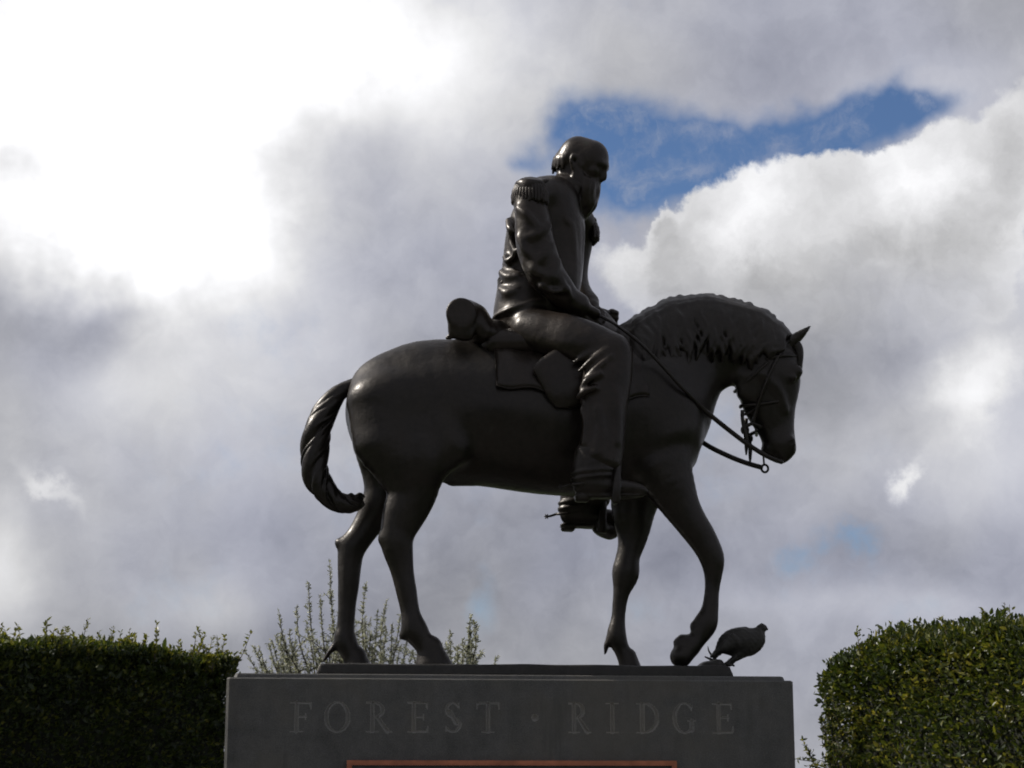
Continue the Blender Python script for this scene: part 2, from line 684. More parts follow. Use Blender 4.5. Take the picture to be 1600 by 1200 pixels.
def tube(pts, rad, n=8, sub=4, closed=False):
    """swept round bar; returns verts, quads"""
    pts = np.asarray(pts, float)
    rad = np.broadcast_to(np.asarray(rad, float), (len(pts),))
    a = spline(np.hstack([pts, rad[:, None]]), sub)
    p, r = a[:, :3], a[:, 3]
    t = np.gradient(p, axis=0)
    t /= np.linalg.norm(t, axis=1)[:, None] + 1e-9
    ref = np.array([0.13, 1.0, 0.21])
    u = np.cross(t, ref)
    u /= np.linalg.norm(u, axis=1)[:, None] + 1e-9
    v = np.cross(t, u)
    an = np.linspace(0, 2 * np.pi, n, endpoint=False)
    ring = p[:, None] + r[:, None, None] * (np.cos(an)[None, :, None] * u[:, None] + np.sin(an)[None, :, None] * v[:, None])
    V = ring.reshape(-1, 3)
    Fc = []
    m = len(p)
    for i in range(m - 1):
        for j in range(n):
            Fc.append((i * n + j, i * n + (j + 1) % n, (i + 1) * n + (j + 1) % n, (i + 1) * n + j))
    V = np.vstack([V, p[0], p[-1]])
    b0, b1 = m * n, m * n + 1
    for j in range(n):
        Fc.append((b0, (j + 1) % n, j, j))
        Fc.append((b1, (m - 1) * n + j, (m - 1) * n + (j + 1) % n, (m - 1) * n + (j + 1) % n))
    return V, [tuple(dict.fromkeys(f)) for f in Fc]


def join(parts):
    V, Fc, off = [], [], 0
    for v, f in parts:
        V.append(np.asarray(v, float))
        Fc += [tuple(int(i) + off for i in q) for q in f]
        off += len(v)
    return np.vstack(V), Fc


def ring(center, ex, ey, n=28):
    a = np.linspace(0, 2 * np.pi, n + 1)
    return [np.asarray(center) + math.cos(t) * np.asarray(ex) + math.sin(t) * np.asarray(ey) for t in a]


# ------------------------------------------------------------------ ground
g = mesh_obj('ground', [(-1500, -1500, 0), (1500, -1500, 0), (1500, 1500, 0), (-1500, 1500, 0)], [(0, 1, 2, 3)], M_GROUND)
tag(g, 'level grass ground reaching to the horizon', kind='structure')
an = np.linspace(0, 2 * np.pi, 49)[:-1]
pv = [(0 + 4.6 * math.cos(a), 8.6 + 5.2 * math.sin(a), 0.004) for a in an]
pav = mesh_obj('paved_circle', pv, [tuple(range(48))], M_PAVE)
tag(pav, 'round paved forecourt around the monument', kind='structure')
pl = mesh_obj('path', [(-1.5, -30, 0.008), (1.5, -30, 0.008), (1.5, 4.2, 0.008), (-1.5, 4.2, 0.008)], [(0, 1, 2, 3)], M_PAVE)
tag(pl, 'paved path leading up to the monument', kind='structure')

# ------------------------------------------------------------------ pedestal
ped = empty('pedestal', ORIGIN, YAW)
tag(ped, 'grey granite pedestal with carved inscription under the bronze rider', 'pedestal')
DF, DB = -0.60, 0.62                            # front and back of the stone
ZT = P(800, 1053.5, DF)[2]                      # top of the stone
XL, XR = P(354, 1060, DF)[0], P(1239.5, 1060, DF)[0]
STEP, INS = 0.020, 0.034
zc = ZT - STEP
C = 0.012                                       # chamfered arrises
bx0, bx1, bz0, bz1 = P(425, 1160, DF)[0], P(1175, 1160, DF)[0], P(800, 1158, DF)[2], P(800, 1082, DF)[2]


def prism_ring(levels):
    """stack of rounded-off rectangles (z, inset) joined into a solid"""
    V, Fc = [], []
    for z, i in levels:
        x0, x1, y0, y1 = XL + i, XR - i, DF + i, DB - i
        V += [(x0 + C, y0, z), (x1 - C, y0, z), (x1, y0 + C, z), (x1, y1 - C, z), (x1 - C, y1, z), (x0 + C, y1, z), (x0, y1 - C, z), (x0, y0 + C, z)]
    for l in range(len(levels) - 1):
        for j in range(8):
            a, b = l * 8 + j, l * 8 + (j + 1) % 8
            if j == 0 and l == 1:
                continue                        # the front face is made below
            Fc.append((a, b, b + 8, a + 8))
    t = (len(levels) - 1) * 8
    Fc.append(tuple(range(t, t + 8)))
    return V, Fc


lev = [(0.30, -0.0), (0.32, 0.0), (zc - 0.006, 0.0), (zc, 0.006), (zc + 0.001, INS - 0.004), (ZT - 0.005, INS), (ZT, INS + 0.005)]
V1, F1 = prism_ring(lev)
xs = [XL + C, bx0, bx1, XR - C]
zs = [0.32, bz0, bz1, zc - 0.006]
V2, F2 = [], []
for i in range(3):
    for j in range(3):
        if i == 1 and j == 1:
            continue
        n0 = len(V2)
        V2 += [(xs[i], DF, zs[j]), (xs[i + 1], DF, zs[j]), (xs[i + 1], DF, zs[j + 1]), (xs[i], DF, zs[j + 1])]
        F2.append((n0, n0 + 1, n0 + 2, n0 + 3))
# wider plinth under the die
V3 = []
for z, e in ((0.0, 0.14), (0.26, 0.14), (0.30, 0.10)):
    V3 += [(XL - e, DF - e, z), (XR + e, DF - e, z), (XR + e, DB + e, z), (XL - e, DB + e, z)]
F3 = [(l * 4 + j, l * 4 + (j + 1) % 4, l * 4 + 4 + (j + 1) % 4, l * 4 + 4 + j) for l in range(2) for j in range(4)] + [(8, 9, 10, 11)]
V, Fc = join([(V1, F1), (V2, F2)])
mesh_obj('stone_block', V, Fc, M_GRANITE, ped)
mesh_obj('plinth', V3, F3, M_GRANITE, ped)

# --- lettering, cut into the stone as V grooves (glyphs drawn with strokes in a unit box)
def arc(cx, cy, rx, ry, a0, a1, w0, w1, n=40):
    """stroke along an ellipse; half width is w1 where it runs upright, w0 where it runs level"""
    out = []
    for t in np.linspace(R(a0), R(a1), n):
        q = abs(math.cos(t)) ** 1.5
        out.append((cx + rx * math.cos(t), cy + ry * math.sin(t), w0 + (w1 - w0) * q))
    return out


def bar(x0, y0, x1, y1, w0, w1=None, n=30):
    w1 = w0 if w1 is None else w1
    return [(x0 + (x1 - x0) * i / n, y0 + (y1 - y0) * i / n, w0 + (w1 - w0) * i / n) for i in range(n + 1)]


SW, TW = 0.085, 0.030                           # half widths of thick and thin strokes


def stem(x):
    return [bar(x, 0.04, x, 0.96, SW * 0.95), bar(x - 0.19, 0.025, x + 0.19, 0.025, 0.025), bar(x - 0.19, 0.975, x + 0.19, 0.975, 0.025)]


GL = {
    'F': (0.66, stem(0.2) + [bar(0.2, 0.965, 0.64, 0.965, TW), bar(0.64, 0.96, 0.655, 0.78, 0.03, 0.012), bar(0.2, 0.51, 0.50, 0.51, TW), bar(0.50, 0.60, 0.50, 0.42, 0.015)]),
    'O': (0.86, [arc(0.43, 0.5, 0.36, 0.485, 0, 360, 0.024, 0.082, 110)]),
    'R': (0.80, stem(0.2) + [arc(0.28, 0.735, 0.25, 0.235, -90, 90, TW, 0.08, 50), bar(0.36, 0.50, 0.70, 0.04, 0.06, 0.085), bar(0.66, 0.025, 0.82, 0.025, 0.025)]),
    'E': (0.66, stem(0.2) + [bar(0.2, 0.965, 0.60, 0.965, TW), bar(0.60, 0.96, 0.615, 0.79, 0.03, 0.012), bar(0.2, 0.51, 0.50, 0.51, TW), bar(0.50, 0.60, 0.50, 0.42, 0.015), bar(0.2, 0.035, 0.63, 0.035, TW), bar(0.63, 0.04, 0.66, 0.23, 0.03, 0.012)]),
    'S': (0.58, [arc(0.29, 0.74, 0.20, 0.225, 35, 250, 0.03, 0.055, 40), [(0.29 + 0.21 * (t - 0.5) * 1.25, 0.735 - 0.46 * t, 0.085) for t in np.linspace(0.08, 0.92, 20)], arc(0.29, 0.255, 0.215, 0.225, 70, -145, 0.03, 0.055, 40), bar(0.47, 0.97, 0.47, 0.80, 0.012, 0.012), bar(0.09, 0.03, 0.09, 0.2, 0.012)]),
    'T': (0.76, [bar(0.38, 0.04, 0.38, 0.96, SW * 0.95), bar(0.20, 0.025, 0.56, 0.025, 0.025), bar(0.04, 0.965, 0.72, 0.965, TW), bar(0.04, 0.96, 0.02, 0.78, 0.03, 0.012), bar(0.72, 0.96, 0.74, 0.78, 0.03, 0.012)]),
    'I': (0.40, stem(0.2)),
    'D': (0.82, stem(0.2) + [arc(0.28, 0.5, 0.45, 0.475, -90, 90, TW, 0.085, 70), bar(0.15, 0.035, 0.3, 0.035, TW), bar(0.15, 0.965, 0.3, 0.965, TW)]),
    'G': (0.86, [arc(0.43, 0.5, 0.37, 0.485, 48, 325, 0.026, 0.082, 90), bar(0.70, 0.40, 0.70, 0.10, 0.08), bar(0.56, 0.41, 0.82, 0.41, 0.025), bar(0.69, 0.90, 0.70, 0.74, 0.025, 0.012)]),
    '.': (0.30, [[(0.15, 0.5, 0.135)]]),
}
words = [('F', 453, 485), ('O', 506, 547), ('R', 572, 610), ('E', 637, 669), ('S', 693, 722), ('T', 744, 781), ('.', 829, 843),
         ('R', 889, 922), ('I', 948, 966), ('D', 995, 1031), ('G', 1052, 1088), ('E', 1114, 1146)]
h = 0.0032
nx, nz = int((bx1 - bx0) / h), int((bz1 - bz0) / h)
gx, gz = np.linspace(bx0, bx1, nx + 1), np.linspace(bz0, bz1, nz + 1)
GX, GZ = np.meshgrid(gx, gz, indexing='ij')
sd = np.full(GX.shape, 1.0)
who = np.zeros(GX.shape, int)
LH = 0
for li, (ch, p0, p1) in enumerate(words):
    y0 = 1144.0 + (p0 - 450) * 0.003
    A, B = P(p0, y0, DF), P(p1, y0, DF)
    top = P(p0, y0 - 47.5, DF)
    H = top[2] - A[2]
    wid = B[0] - A[0]
    gw, strokes = GL[ch]
    fx = wid / gw
    m = (GX > A[0] - 0.02) & (GX < B[0] + 0.03)
    sub_i = np.where(m.any(1))[0]
    s_ = slice(sub_i[0], sub_i[-1] + 1)
    for st in strokes:
        for (ux, uy, hw) in st:
            d = np.hypot(GX[s_] - (A[0] + ux * fx), GZ[s_] - (A[2] + uy * H)) - hw * H * 0.80
            better = d < sd[s_]
            sd[s_] = np.where(better, d, sd[s_])
            who[s_] = np.where(better, li, who[s_])
depth = np.clip(-sd * 1.0, 0, 0.008)
VY = DF + depth
Vb = np.stack([GX, VY, GZ], -1).reshape(-1, 3)
ii, jj = np.meshgrid(np.arange(nx), np.arange(nz), indexing='ij')
a = (ii * (nz + 1) + jj).ravel()
quads = np.stack([a, a + nz + 1, a + nz + 2, a + 1], 1)
fd = depth.ravel()[quads].max(1)
fw = who.ravel()[quads][:, 0]


def submesh(q):
    u, inv = np.unique(q, return_inverse=True)
    return Vb[u], inv.reshape(q.shape)


v_, q_ = submesh(quads[fd <= 1e-6])
fast_mesh('inscription_band', v_, q_, M_GRANITE, ped, False)
for li in range(len(words)):
    sel = quads[(fd > 1e-6) & (fw == li)]
    v_, q_ = submesh(sel)
    o = fast_mesh('letter' if words[li][0] != '.' else 'carved_dot', v_, q_, M_CUT, ped, False)
    o['label'] = 'carved dot between the words' if words[li][0] == '.' else 'carved letter %s in the granite' % words[li][0]

# --- plaque below the inscription
plq = empty('plaque')
plq.parent = ped
q0, q1 = P(542, 1188, DF), P(1056, 1188, DF)
pz1, pz0 = q0[2], q0[2] - 0.95


def box(x0, x1, y0, y1, z0, z1, b=0.0):
    V = [(x0, y0, z0), (x1, y0, z0), (x1, y1, z0), (x0, y1, z0), (x0, y0, z1), (x1, y0, z1), (x1, y1, z1), (x0, y1, z1)]
    return V, [(0, 3, 2, 1), (4, 5, 6, 7), (0, 1, 5, 4), (1, 2, 6, 5), (2, 3, 7, 6), (3, 0, 4, 7)]


fwid = 0.021
V, Fc = join([box(q0[0], q1[0], DF - 0.022, DF + 0.01, pz1 - fwid, pz1), box(q0[0], q1[0], DF - 0.022, DF + 0.01, pz0, pz0 + fwid),
              box(q0[0], q0[0] + fwid, DF - 0.021, DF + 0.01, pz0 + fwid, pz1 - fwid), box(q1[0] - fwid, q1[0], DF - 0.021, DF + 0.01, pz0 + fwid, pz1 - fwid)])
mesh_obj('frame', V, Fc, M_COPPER, plq)
V, Fc = box(q0[0] + fwid, q1[0] - fwid, DF - 0.010, DF + 0.012, pz0 + fwid, pz1 - fwid)
mesh_obj('panel', V, Fc, M_PANEL, plq)

# ------------------------------------------------------------------ the bronze
st = empty('equestrian_statue', ORIGIN + np.array([0, 0, 0]), YAW)
tag(st, 'dark bronze statue of a bareheaded bearded officer on a walking horse', 'statue')
ZB = P(820, 1036.5, -0.30)[2]                   # top of the bronze base plate

# base plate
cl_ = Clay((P(480, 1040, 0)[0], -0.36, ZT - 0.03), (P(1160, 1040, 0)[0], 0.36, ZB + 0.07), 0.012)
x0, x1 = P(500, 1040, -0.3)[0], P(1140, 1040, -0.3)[0]
X = cl_.ax[0][:, None, None]
Yg = cl_.ax[1][None, :, None]
Zg = cl_.ax[2][None, None, :]
rough_ = 0.002 * np.sin(X * 5.3 + 1) * np.sin(Yg * 13) + 0.0012 * np.sin(X * 17 + Yg * 17)
slope = (ZB - Zg) * 0.35
bxd = np.maximum(np.maximum(x0 - X - slope, X - x1 - slope), np.maximum(np.abs(Yg) - 0.30 - slope * 0.5, Zg - ZB - rough_ + 0.004))
cl_.f = np.broadcast_to(bxd, cl_.f.shape).astype(np.float32).copy()
cl_.floor(ZT + 0.001)
cl_.chain([(1100, 1040, -0.2, 6, 24), (1122, 1037, -0.2, 7, 24)], k=0.03)
cl_.floor(ZT + 0.001)
clay_obj('base_plate', cl_, M_BRONZE_BASE, st)

# ---------------- horse
lo = np.array([P(495, 700, 0)[0], -0.46, ZB - 0.03])
hi = np.array([P(1285, 700, 0)[0], 0.46, P(1100, 440, 0)[2]])
H_ = Clay(lo, hi, 0.0105)
H_.chain([(626, 648, 0, 99, 86), (690, 643, 0, 112, 94), (770, 650, 0, 114, 100), (850, 660, 0, 117, 102), (930, 658, 0, 121, 92),
          (1000, 655, 0, 116, 80), (1037, 662, 0, 88, 66)], k=0.05)
# croup and withers
H_.chain([(600, 612, 0, 42, 50), (660, 582, 0, 44, 48), (730, 576, 0, 40, 46)], k=0.08)
H_.chain([(900, 570, 0, 38, 30), (960, 552, 0, 36, 26), (1010, 545, 0, 50, 30)], k=0.08)
# buttocks
for sgn in (-1, 1):
    fx_ = 9 if sgn > 0 else 0
    H_.chain([(605 + fx_, 628 + fx_, sgn * 0.14, 62, 42), (610 + fx_, 690 + fx_, sgn * 0.15, 55, 40)], k=0.07)
    H_.chain([(700, 690, sgn * 0.22, 40, 24), (660, 720, sgn * 0.2, 40, 24)], k=0.07)
    H_.chain([(1000, 610, sgn * 0.15, 60, 30), (1040, 680, sgn * 0.16, 52, 28)], k=0.08)
    H_.chain([(1060, 680, sgn * 0.08, 33, 28), (1054, 712, sgn * 0.09, 34, 28)], k=0.07)
# neck
H_.chain([(1026, 600, 0, 102, 66), (1052, 568, 0, 92, 56), (1080, 549, 0, 84, 46), (1120, 539, 0, 72, 39), (1158, 541, 0, 64, 35), (1190, 556, 0, 56, 33)], k=0.10)
# head
H_.chain([(1205, 560, 0, 48, 34), (1201, 590, 0, 51, 35), (1200, 618, 0, 48, 32), (1205, 645, 0, 39, 27), (1212, 670, 0, 31, 23), (1217, 692, 0, 27, 23), (1219, 704, 0, 21, 20)], k=0.04)
H_.chain([(1172, 590, -0.055, 24, 14), (1172, 616, -0.05, 22, 13)], k=0.03)
H_.chain([(1172, 590, 0.055, 24, 14), (1172, 616, 0.05, 22, 13)], k=0.03)
for sgn in (-1, 1):
    H_.chain([(1243, 580, sgn * 0.075, 10, 10)], k=0.02)          # eye ridge
    H_.chain([(1238, 590, sgn * 0.098, 5, 5)], k=0.006)
    H_.chain([(1226, 640, sgn * 0.07, 6, 6), (1215, 610, sgn * 0.09, 6, 6), (1190, 585, sgn * 0.102, 6, 6)], k=0.02)
    H_.chain([(1236, 690, sgn * 0.055, 9, 7)], k=0.02)
    H_.chain([(1240, 690, sgn * 0.075, 4, 4), (1234, 697, sgn * 0.078, 4, 4)], k=0.01, cut=True)
H_.chain([(1228, 702, 0, 15, 19), (1222, 714, 0, 8, 15)], k=0.02)   # lips
H_.chain([(1200, 703, 0, 12, 14), (1212, 712, 0, 8, 12)], k=0.015)
H_.chain([(1212, 704, -0.085, 3, 3), (1228, 709, -0.08, 3, 3)], k=0.006, cut=True)
# ears
for d_ in (-0.055, 0.06):
    e0, e1 = (1240, 532), (1266, 510)
    H_.chain([(1237, 534, d_, 9, 7), (1248, 525, d_ * 1.1, 7.5, 6), (1259, 516, d_ * 1.15, 4, 4), (1267, 509, d_ * 1.15, 1.2, 1.2)], k=0.015, margin=0.03)
    H_.chain([(1250, 527, d_ * 1.1 - 0.02, 3, 3), (1260, 518, d_ * 1.15 - 0.015, 2, 2)], k=0.006, cut=True)
# near hind leg (forward)
H_.chain([(628, 690, -0.15, 70, 42), (640, 735, -0.165, 52, 36), (644, 765, -0.165, 41, 29), (634, 797, -0.165, 35, 24), (623, 825, -0.165, 28, 20), (620, 847, -0.165, 24, 19),
          (627, 884, -0.165, 18, 15), (634, 920, -0.165, 15, 13), (641, 956, -0.165, 15, 14), (648, 982, -0.165, 19, 17), (660, 1002, -0.165, 16, 16), (672, 1014, -0.165, 18, 18)], k=0.05)
H_.chain([(616, 836, -0.165, 12, 10), (600, 841, -0.165, 8, 8)], k=0.03)
H_.chain([(640, 984, -0.165, 10, 10), (630, 993, -0.165, 6, 6)], k=0.02)
# far hind leg (back)
H_.chain([(606, 700, 0.15, 55, 42), (602, 742, 0.165, 38, 32), (600, 770, 0.165, 32, 26), (586, 802, 0.165, 27, 22), (566, 832, 0.165, 23, 19), (550, 858, 0.165, 22, 18),
          (546, 884, 0.165, 20, 16), (545, 912, 0.165, 16.5, 14), (542, 945, 0.165, 15, 13), (540, 980, 0.165, 14.5, 13), (540, 1000, 0.165, 18, 16), (550, 1022, 0.165, 15, 15), (556, 1032, 0.165, 17, 16)], k=0.04)
H_.chain([(545, 850, 0.165, 15, 12), (530, 848, 0.165, 8, 8)], k=0.03)
# far fore leg (standing)
H_.chain([(1000, 740, 0.14, 56, 34), (990, 790, 0.145, 37, 28), (988, 838, 0.145, 25, 21), (981, 870, 0.145, 19.5, 18), (977, 897, 0.145, 22, 19), (970, 928, 0.145, 13.5, 13),
          (966, 965, 0.145, 11.5, 12), (963, 994, 0.145, 14.5, 14), (971, 1015, 0.145, 12, 13), (980, 1034, 0.145, 14, 15)], k=0.04)
# near fore leg (lifted)
H_.chain([(1034, 728, -0.14, 49, 36), (1056, 778, -0.15, 35, 28), (1078, 812, -0.15, 27, 23), (1098, 842, -0.15, 23, 20), (1111, 868, -0.15, 19.5, 18), (1114, 895, -0.15, 14, 14),
          (1112, 926, -0.15, 13, 13), (1109, 954, -0.15, 13.5, 13), (1102, 976, -0.15, 18, 16), (1090, 998, -0.15, 14, 15), (1078, 1012, -0.15, 15, 17)], k=0.04)
H_.chain([(1096, 976, -0.15, 12, 11), (1086, 979, -0.15, 8, 9)], k=0.015)
# sheath
H_.chain([(735, 742, 0, 16, 16), (708, 750, 0, 9, 9)], k=0.03)
# veins and muscle lines
H_.chain([(590, 640, -0.235, 7, 5), (606, 690, -0.24, 7, 5), (618, 735, -0.22, 6, 5)], k=0.03)
H_.chain([(655, 690, -0.27, 10, 6), (672, 735, -0.24, 9, 6)], k=0.04)
H_.wobble(0.0035, 17, 3)
# hoof bodies and tufts (crisper)
for pts in ([(672, 1012, -0.165, 19, 19), (677, 1040, -0.165, 29, 26)], [(556, 1026, 0.165, 17, 17), (560, 1056, 0.165, 27, 25)], [(981, 1026, 0.145, 14, 15), (987, 1058, 0.145, 21, 22)],
            [(1078, 1008, -0.15, 17, 17), (1064, 1026, -0.15, 17, 22)]):
    H_.chain(pts, k=0.008)
H_.chain([(1066, 1000, -0.15, 9, 14), (1060, 1004, -0.15, 8, 12)], k=0.012)
H_.chain([(532, 1002, 0.165, 9, 9), (519, 1014, 0.165, 5, 6), (506, 1032, 0.165, 2.5, 3)], k=0.012, margin=0.03)
H_.chain([(955, 998, 0.145, 8, 8), (948, 1008, 0.145, 5, 6), (945.5, 1022, 0.145, 2, 3)], k=0.012, margin=0.03)
H_.floor(ZB - 0.012)
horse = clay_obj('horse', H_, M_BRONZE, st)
horse['label'] = 'bronze walking horse with arched neck and one raised foreleg'

# mane: locks that lie over the crest on the near side
crest = spline([(978, 515), (994, 496), (1024, 476), (1060, 464), (1100, 460), (1126, 465), (1150, 472), (1170, 477), (1195, 487), (1214, 502), (1230, 517)], 6)
core = spline([(1020, 585), (1030, 580), (1050, 565), (1075, 552), (1102, 545), (1120, 540), (1140, 540), (1152, 542), (1166, 546), (1178, 552), (1190, 560)], 6)
latn = spline([(60, 0), (58, 0), (52, 0), (46, 0), (42, 0), (39, 0), (37, 0), (36, 0), (35, 0), (34, 0), (33, 0)], 6)[:, 0]
Mn = Clay((P(950, 500, 0)[0], -0.30, P(1000, 690, 0)[2]), (P(1290, 500, 0)[0], 0.10, P(1100, 440, 0)[2]), 0.0060)
rm_ = random.Random(4)
Mn.chain([(c_[0] * 0.9 + q_[0] * 0.1, c_[1] * 0.9 + q_[1] * 0.1, -0.005, 9, 9) for c_, q_ in list(zip(crest, core))[::4]], k=0.01)
for fr_, rr0 in ((0.30, 17), (0.62, 20), (0.95, 20)):       # the mass of hair under the locks
    Mn.chain([(c_[0] + (q_[0] - c_[0]) * fr_, c_[1] + (q_[1] - c_[1]) * fr_, -l_ * S * math.sqrt(1 - (1 - fr_) ** 2) + 0.006, rr0, 6.5) for c_, q_, l_ in list(zip(crest, core, latn))[4:-2:5]], k=0.02)
NL = 30
for i in range(NL):
    t = (i + rm_.uniform(-0.3, 0.3)) / (NL - 1) * (len(crest) - 1)
    t = min(max(t, 0), len(crest) - 1.01)
    i0 = min(int(t), len(crest) - 2)
    fr = t - i0
    c = crest[i0] * (1 - fr) + crest[i0 + 1] * fr
    q = core[i0] * (1 - fr) + core[i0 + 1] * fr
    L = latn[i0] * S
    tang = crest[i0 + 1] - crest[i0]
    tang = tang / np.linalg.norm(tang)
    inw = (q - c) / np.linalg.norm(q - c)
    gl = np.linalg.norm(q - c)
    hang = np.array([inw[0] * 0.55, 0.45 + inw[1] * 0.55])
    ph = rm_.uniform(0, 6.28)
    length = rm_.uniform(1.15, 1.5) * (0.8 if t < 8 or t > 52 else 1.0)
    wv = rm_.uniform(3, 6.5)
    fq = rm_.uniform(7.5, 11.0)
    big_ = rm_.uniform(0.75, 1.2)
    for kk in range(3):
        rows = []
        for f_ in np.linspace(0, 1, 11):
            g_ = f_ * length * (1 - 0.14 * kk)
            y = min(g_, 1.0)
            dd = -(L * math.sqrt(max(0.0, 1 - (1 - y) ** 2)) + 0.018 * min(1, f_ * 3)) + 0.012 * (1 - f_) - (0.008 if kk == 1 else 0.0)
            dirn = inw * (1 - 0.7 * min(1, g_)) + hang * 0.7 * min(1, g_)
            p = c + dirn * gl * g_ * 0.95 + tang * (wv * math.sin(ph + f_ * fq) * min(1, 0.3 + f_ * 2) + (0, 7.0, -6.0)[kk] * (1 - 0.3 * f_))
            rad = (7.6, 5.2, 4.6)[kk] * big_ * (1 - 0.62 * f_ ** 2)
            if f_ == 0:
                p = p + inw * (5.0 - rm_.uniform(0, 5.0) * (0.5 if t < 20 else 1.0) + (0, 2, 3)[kk])
            rows.append((p[0], p[1], dd, rad, (7.0, 5.5, 5.0)[kk]))
        rows[-1] = rows[-1][:2] + (rows[-1][2] + 0.024,) + rows[-1][3:]
        Mn.chain(rows, k=0.010, sub=2, margin=0.02)
# forelock falling over the brow
for j in range(4):
    x_ = -0.03 + 0.02 * j
    Mn.chain([(1232, 528, x_, 9, 9), (1245, 541, x_ * 1.2, 9, 8), (1249, 556, x_ * 1.3, 7, 7), (1249, 572 + 4 * j, x_ * 1.4, 4, 4)], k=0.008, sub=3, margin=0.02)
clay_obj('mane', Mn, M_BRONZE, horse)

# tail: twisted strands
Tl = Clay((P(455, 700, 0)[0], -0.16, P(520, 815, 0)[2]), (P(585, 700, 0)[0], 0.16, P(520, 575, 0)[2]), 0.0058)
cen = spline([(566, 598, 13), (550, 602, 13), (529, 615, 16), (511, 640, 18), (499, 664, 20), (494, 692, 21.5), (491, 720, 21), (496, 747, 20), (509, 768, 18), (528, 784, 15), (548, 788, 13), (564, 784, 8)], 6)
n_ = len(cen)
for s_ in range(3):
    rows = []
    for i in range(n_):
        t = i / (n_ - 1)
        c = cen[i]
        dv = cen[min(i + 1, n_ - 1)] - cen[max(i - 1, 0)]
        nv = np.array([-dv[1], dv[0]]) / (np.hypot(dv[0], dv[1]) + 1e-6)
        tw = 2 * math.pi * (1.75 * t ** 1.15 + s_ / 3.0) + 0.25 * math.sin(9 * t + s_)
        off = 0.50 * c[2] * min(1, 0.25 + t * 2.5)
        pp = c[:2] + nv * off * math.cos(tw)
        wr_ = 0.60 + 0.07 * math.sin(11 * t + 2.1 * s_)
        rows.append((pp[0], pp[1], off * S * math.sin(tw), c[2] * wr_, c[2] * wr_))
    Tl.chain(rows, k=0.003, sub=1, margin=0.02)
# fine hair ridges
for s_ in range(11):
    rows = []
    for i in range(4, n_ - 1):
        t = i / (n_ - 1)
        c = cen[i]
        dv = cen[min(i + 1, n_ - 1)] - cen[max(i - 1, 0)]
        nv = np.array([-dv[1], dv[0]]) / (np.hypot(dv[0], dv[1]) + 1e-6)
        tw = 2 * math.pi * (1.75 * t ** 1.15 + s_ / 11.0 + 0.06) + 0.3 * math.sin(7 * t + 1.7 * s_)
        off = 0.92 * c[2] * min(1, 0.4 + t * 2.0)
        pp = c[:2] + nv * off * math.cos(tw)
        rows.append((pp[0], pp[1], off * S * math.sin(tw), 2.6, 2.6))
    Tl.chain(rows, k=0.005, sub=1, margin=0.02)
Tl.chain([(556, 780, 0, 6), (562, 773, 0, 4), (568, 776, 0.02, 3)], k=0.01, margin=0.02)
Tl.chain([(545, 780, 0, 7), (549, 773, -0.01, 4)], k=0.01, margin=0.02)
clay_obj('tail', Tl, M_BRONZE, horse)

# ---------------- saddle, cloth, roll
Sd = Clay((P(680, 600, 0)[0], -0.44, P(800, 660, 0)[2]), (P(1040, 600, 0)[0], 0.44, P(800, 455, 0)[2]), 0.010)
Sd.chain([(770, 548, 0, 34, 70), (820, 548, 0, 36, 76), (880, 545, 0, 36, 76), (935, 535, 0, 36, 60)], k=0.05)
Sd.chain([(748, 500, 0, 10, 26), (762, 518, 0, 16, 44), (775, 540, 0, 22, 58)], k=0.04)          # cantle
Sd.chain([(938, 492, 0, 9, 14), (946, 505, 0, 12, 22), (948, 530, 0, 22, 44)], k=0.04)           # pommel
for sgn in (-1, 1):                                                                             # flaps
    Sd.chain([(860, 560, sgn * 0.305, 34, 9), (890, 600, sgn * 0.325, 40, 8), (905, 625, sgn * 0.325, 36, 6)], k=0.06)
Sd.wobble(0.003, 20, 9)
saddle = clay_obj('saddle', Sd, M_BRONZE_CLOTH, st)
# cloth: a draped sheet with thickness
rows = []
NX, NA = 40, 36
for side_off in (0.0, 0.010):
    for i in range(NX + 1):
        u = i / NX
        x_ = 766 + (1000 - 766) * u
        for j in range(NA + 1):
            s_ = -1 + 2 * j / NA
            hem = 604 + 10 * u + 30 * math.exp(-((u - 0.62) / 0.25) ** 2) + 3 * math.sin(u * 19)
            amax = 1.0
            # angle round the barrel, from near hem over the back to far hem
            xm = P(x_, 600, 0)[0]
            cz = P(x_, 655, 0)[2]
            zt = P(x_, 536 + 5 * math.sin(u * 3.1), 0)[2] - cz
            hw = 0.315 - 0.055 * u * u + 0.006 * math.sin(u * 23 + 1.0) * abs(s_)
            zh = P(x_, hem, -0.3)[2] - cz
            th0 = math.asin(max(-1, min(1, zh / zt)))
            th = math.pi / 2 + (math.pi / 2 - th0) * s_
            rr = 1.0 + 0.012 * math.sin(u * 31 + s_ * 4)
            yy = -math.cos(th) * (hw + side_off) * rr
            zz = cz + math.sin(th) * (zt + side_off) * rr
            rows.append((xm, yy, zz))
rows = np.array(rows)
W_ = NA + 1
off = (NX + 1) * W_
fc = []
for i in range(NX):
    for j in range(NA):
        a = i * W_ + j
        fc.append((a, a + 1, a + W_ + 1, a + W_))
        a += off
        fc.append((a, a + W_, a + W_ + 1, a + 1))
for i in range(NX):
    for j in (0, NA):
        a = i * W_ + j
        fc.append((a, a + W_, a + W_ + off, a + off))
for j in range(NA):
    for i in (0, NX):
        a = i * W_ + j
        fc.append((a, a + 1, a + 1 + off, a + off))
mesh_obj('saddle_cloth', rows, fc, M_BRONZE_CLOTH, saddle, True)
# piping along the hem
for j in (0, NA):
    V, Fc = tube([rows[off + i * W_ + j] for i in range(0, NX + 1, 2)], 0.004, 7, 2)
    mesh_obj('cloth_edging', V, Fc, M_BRONZE_CLOTH, saddle, True)

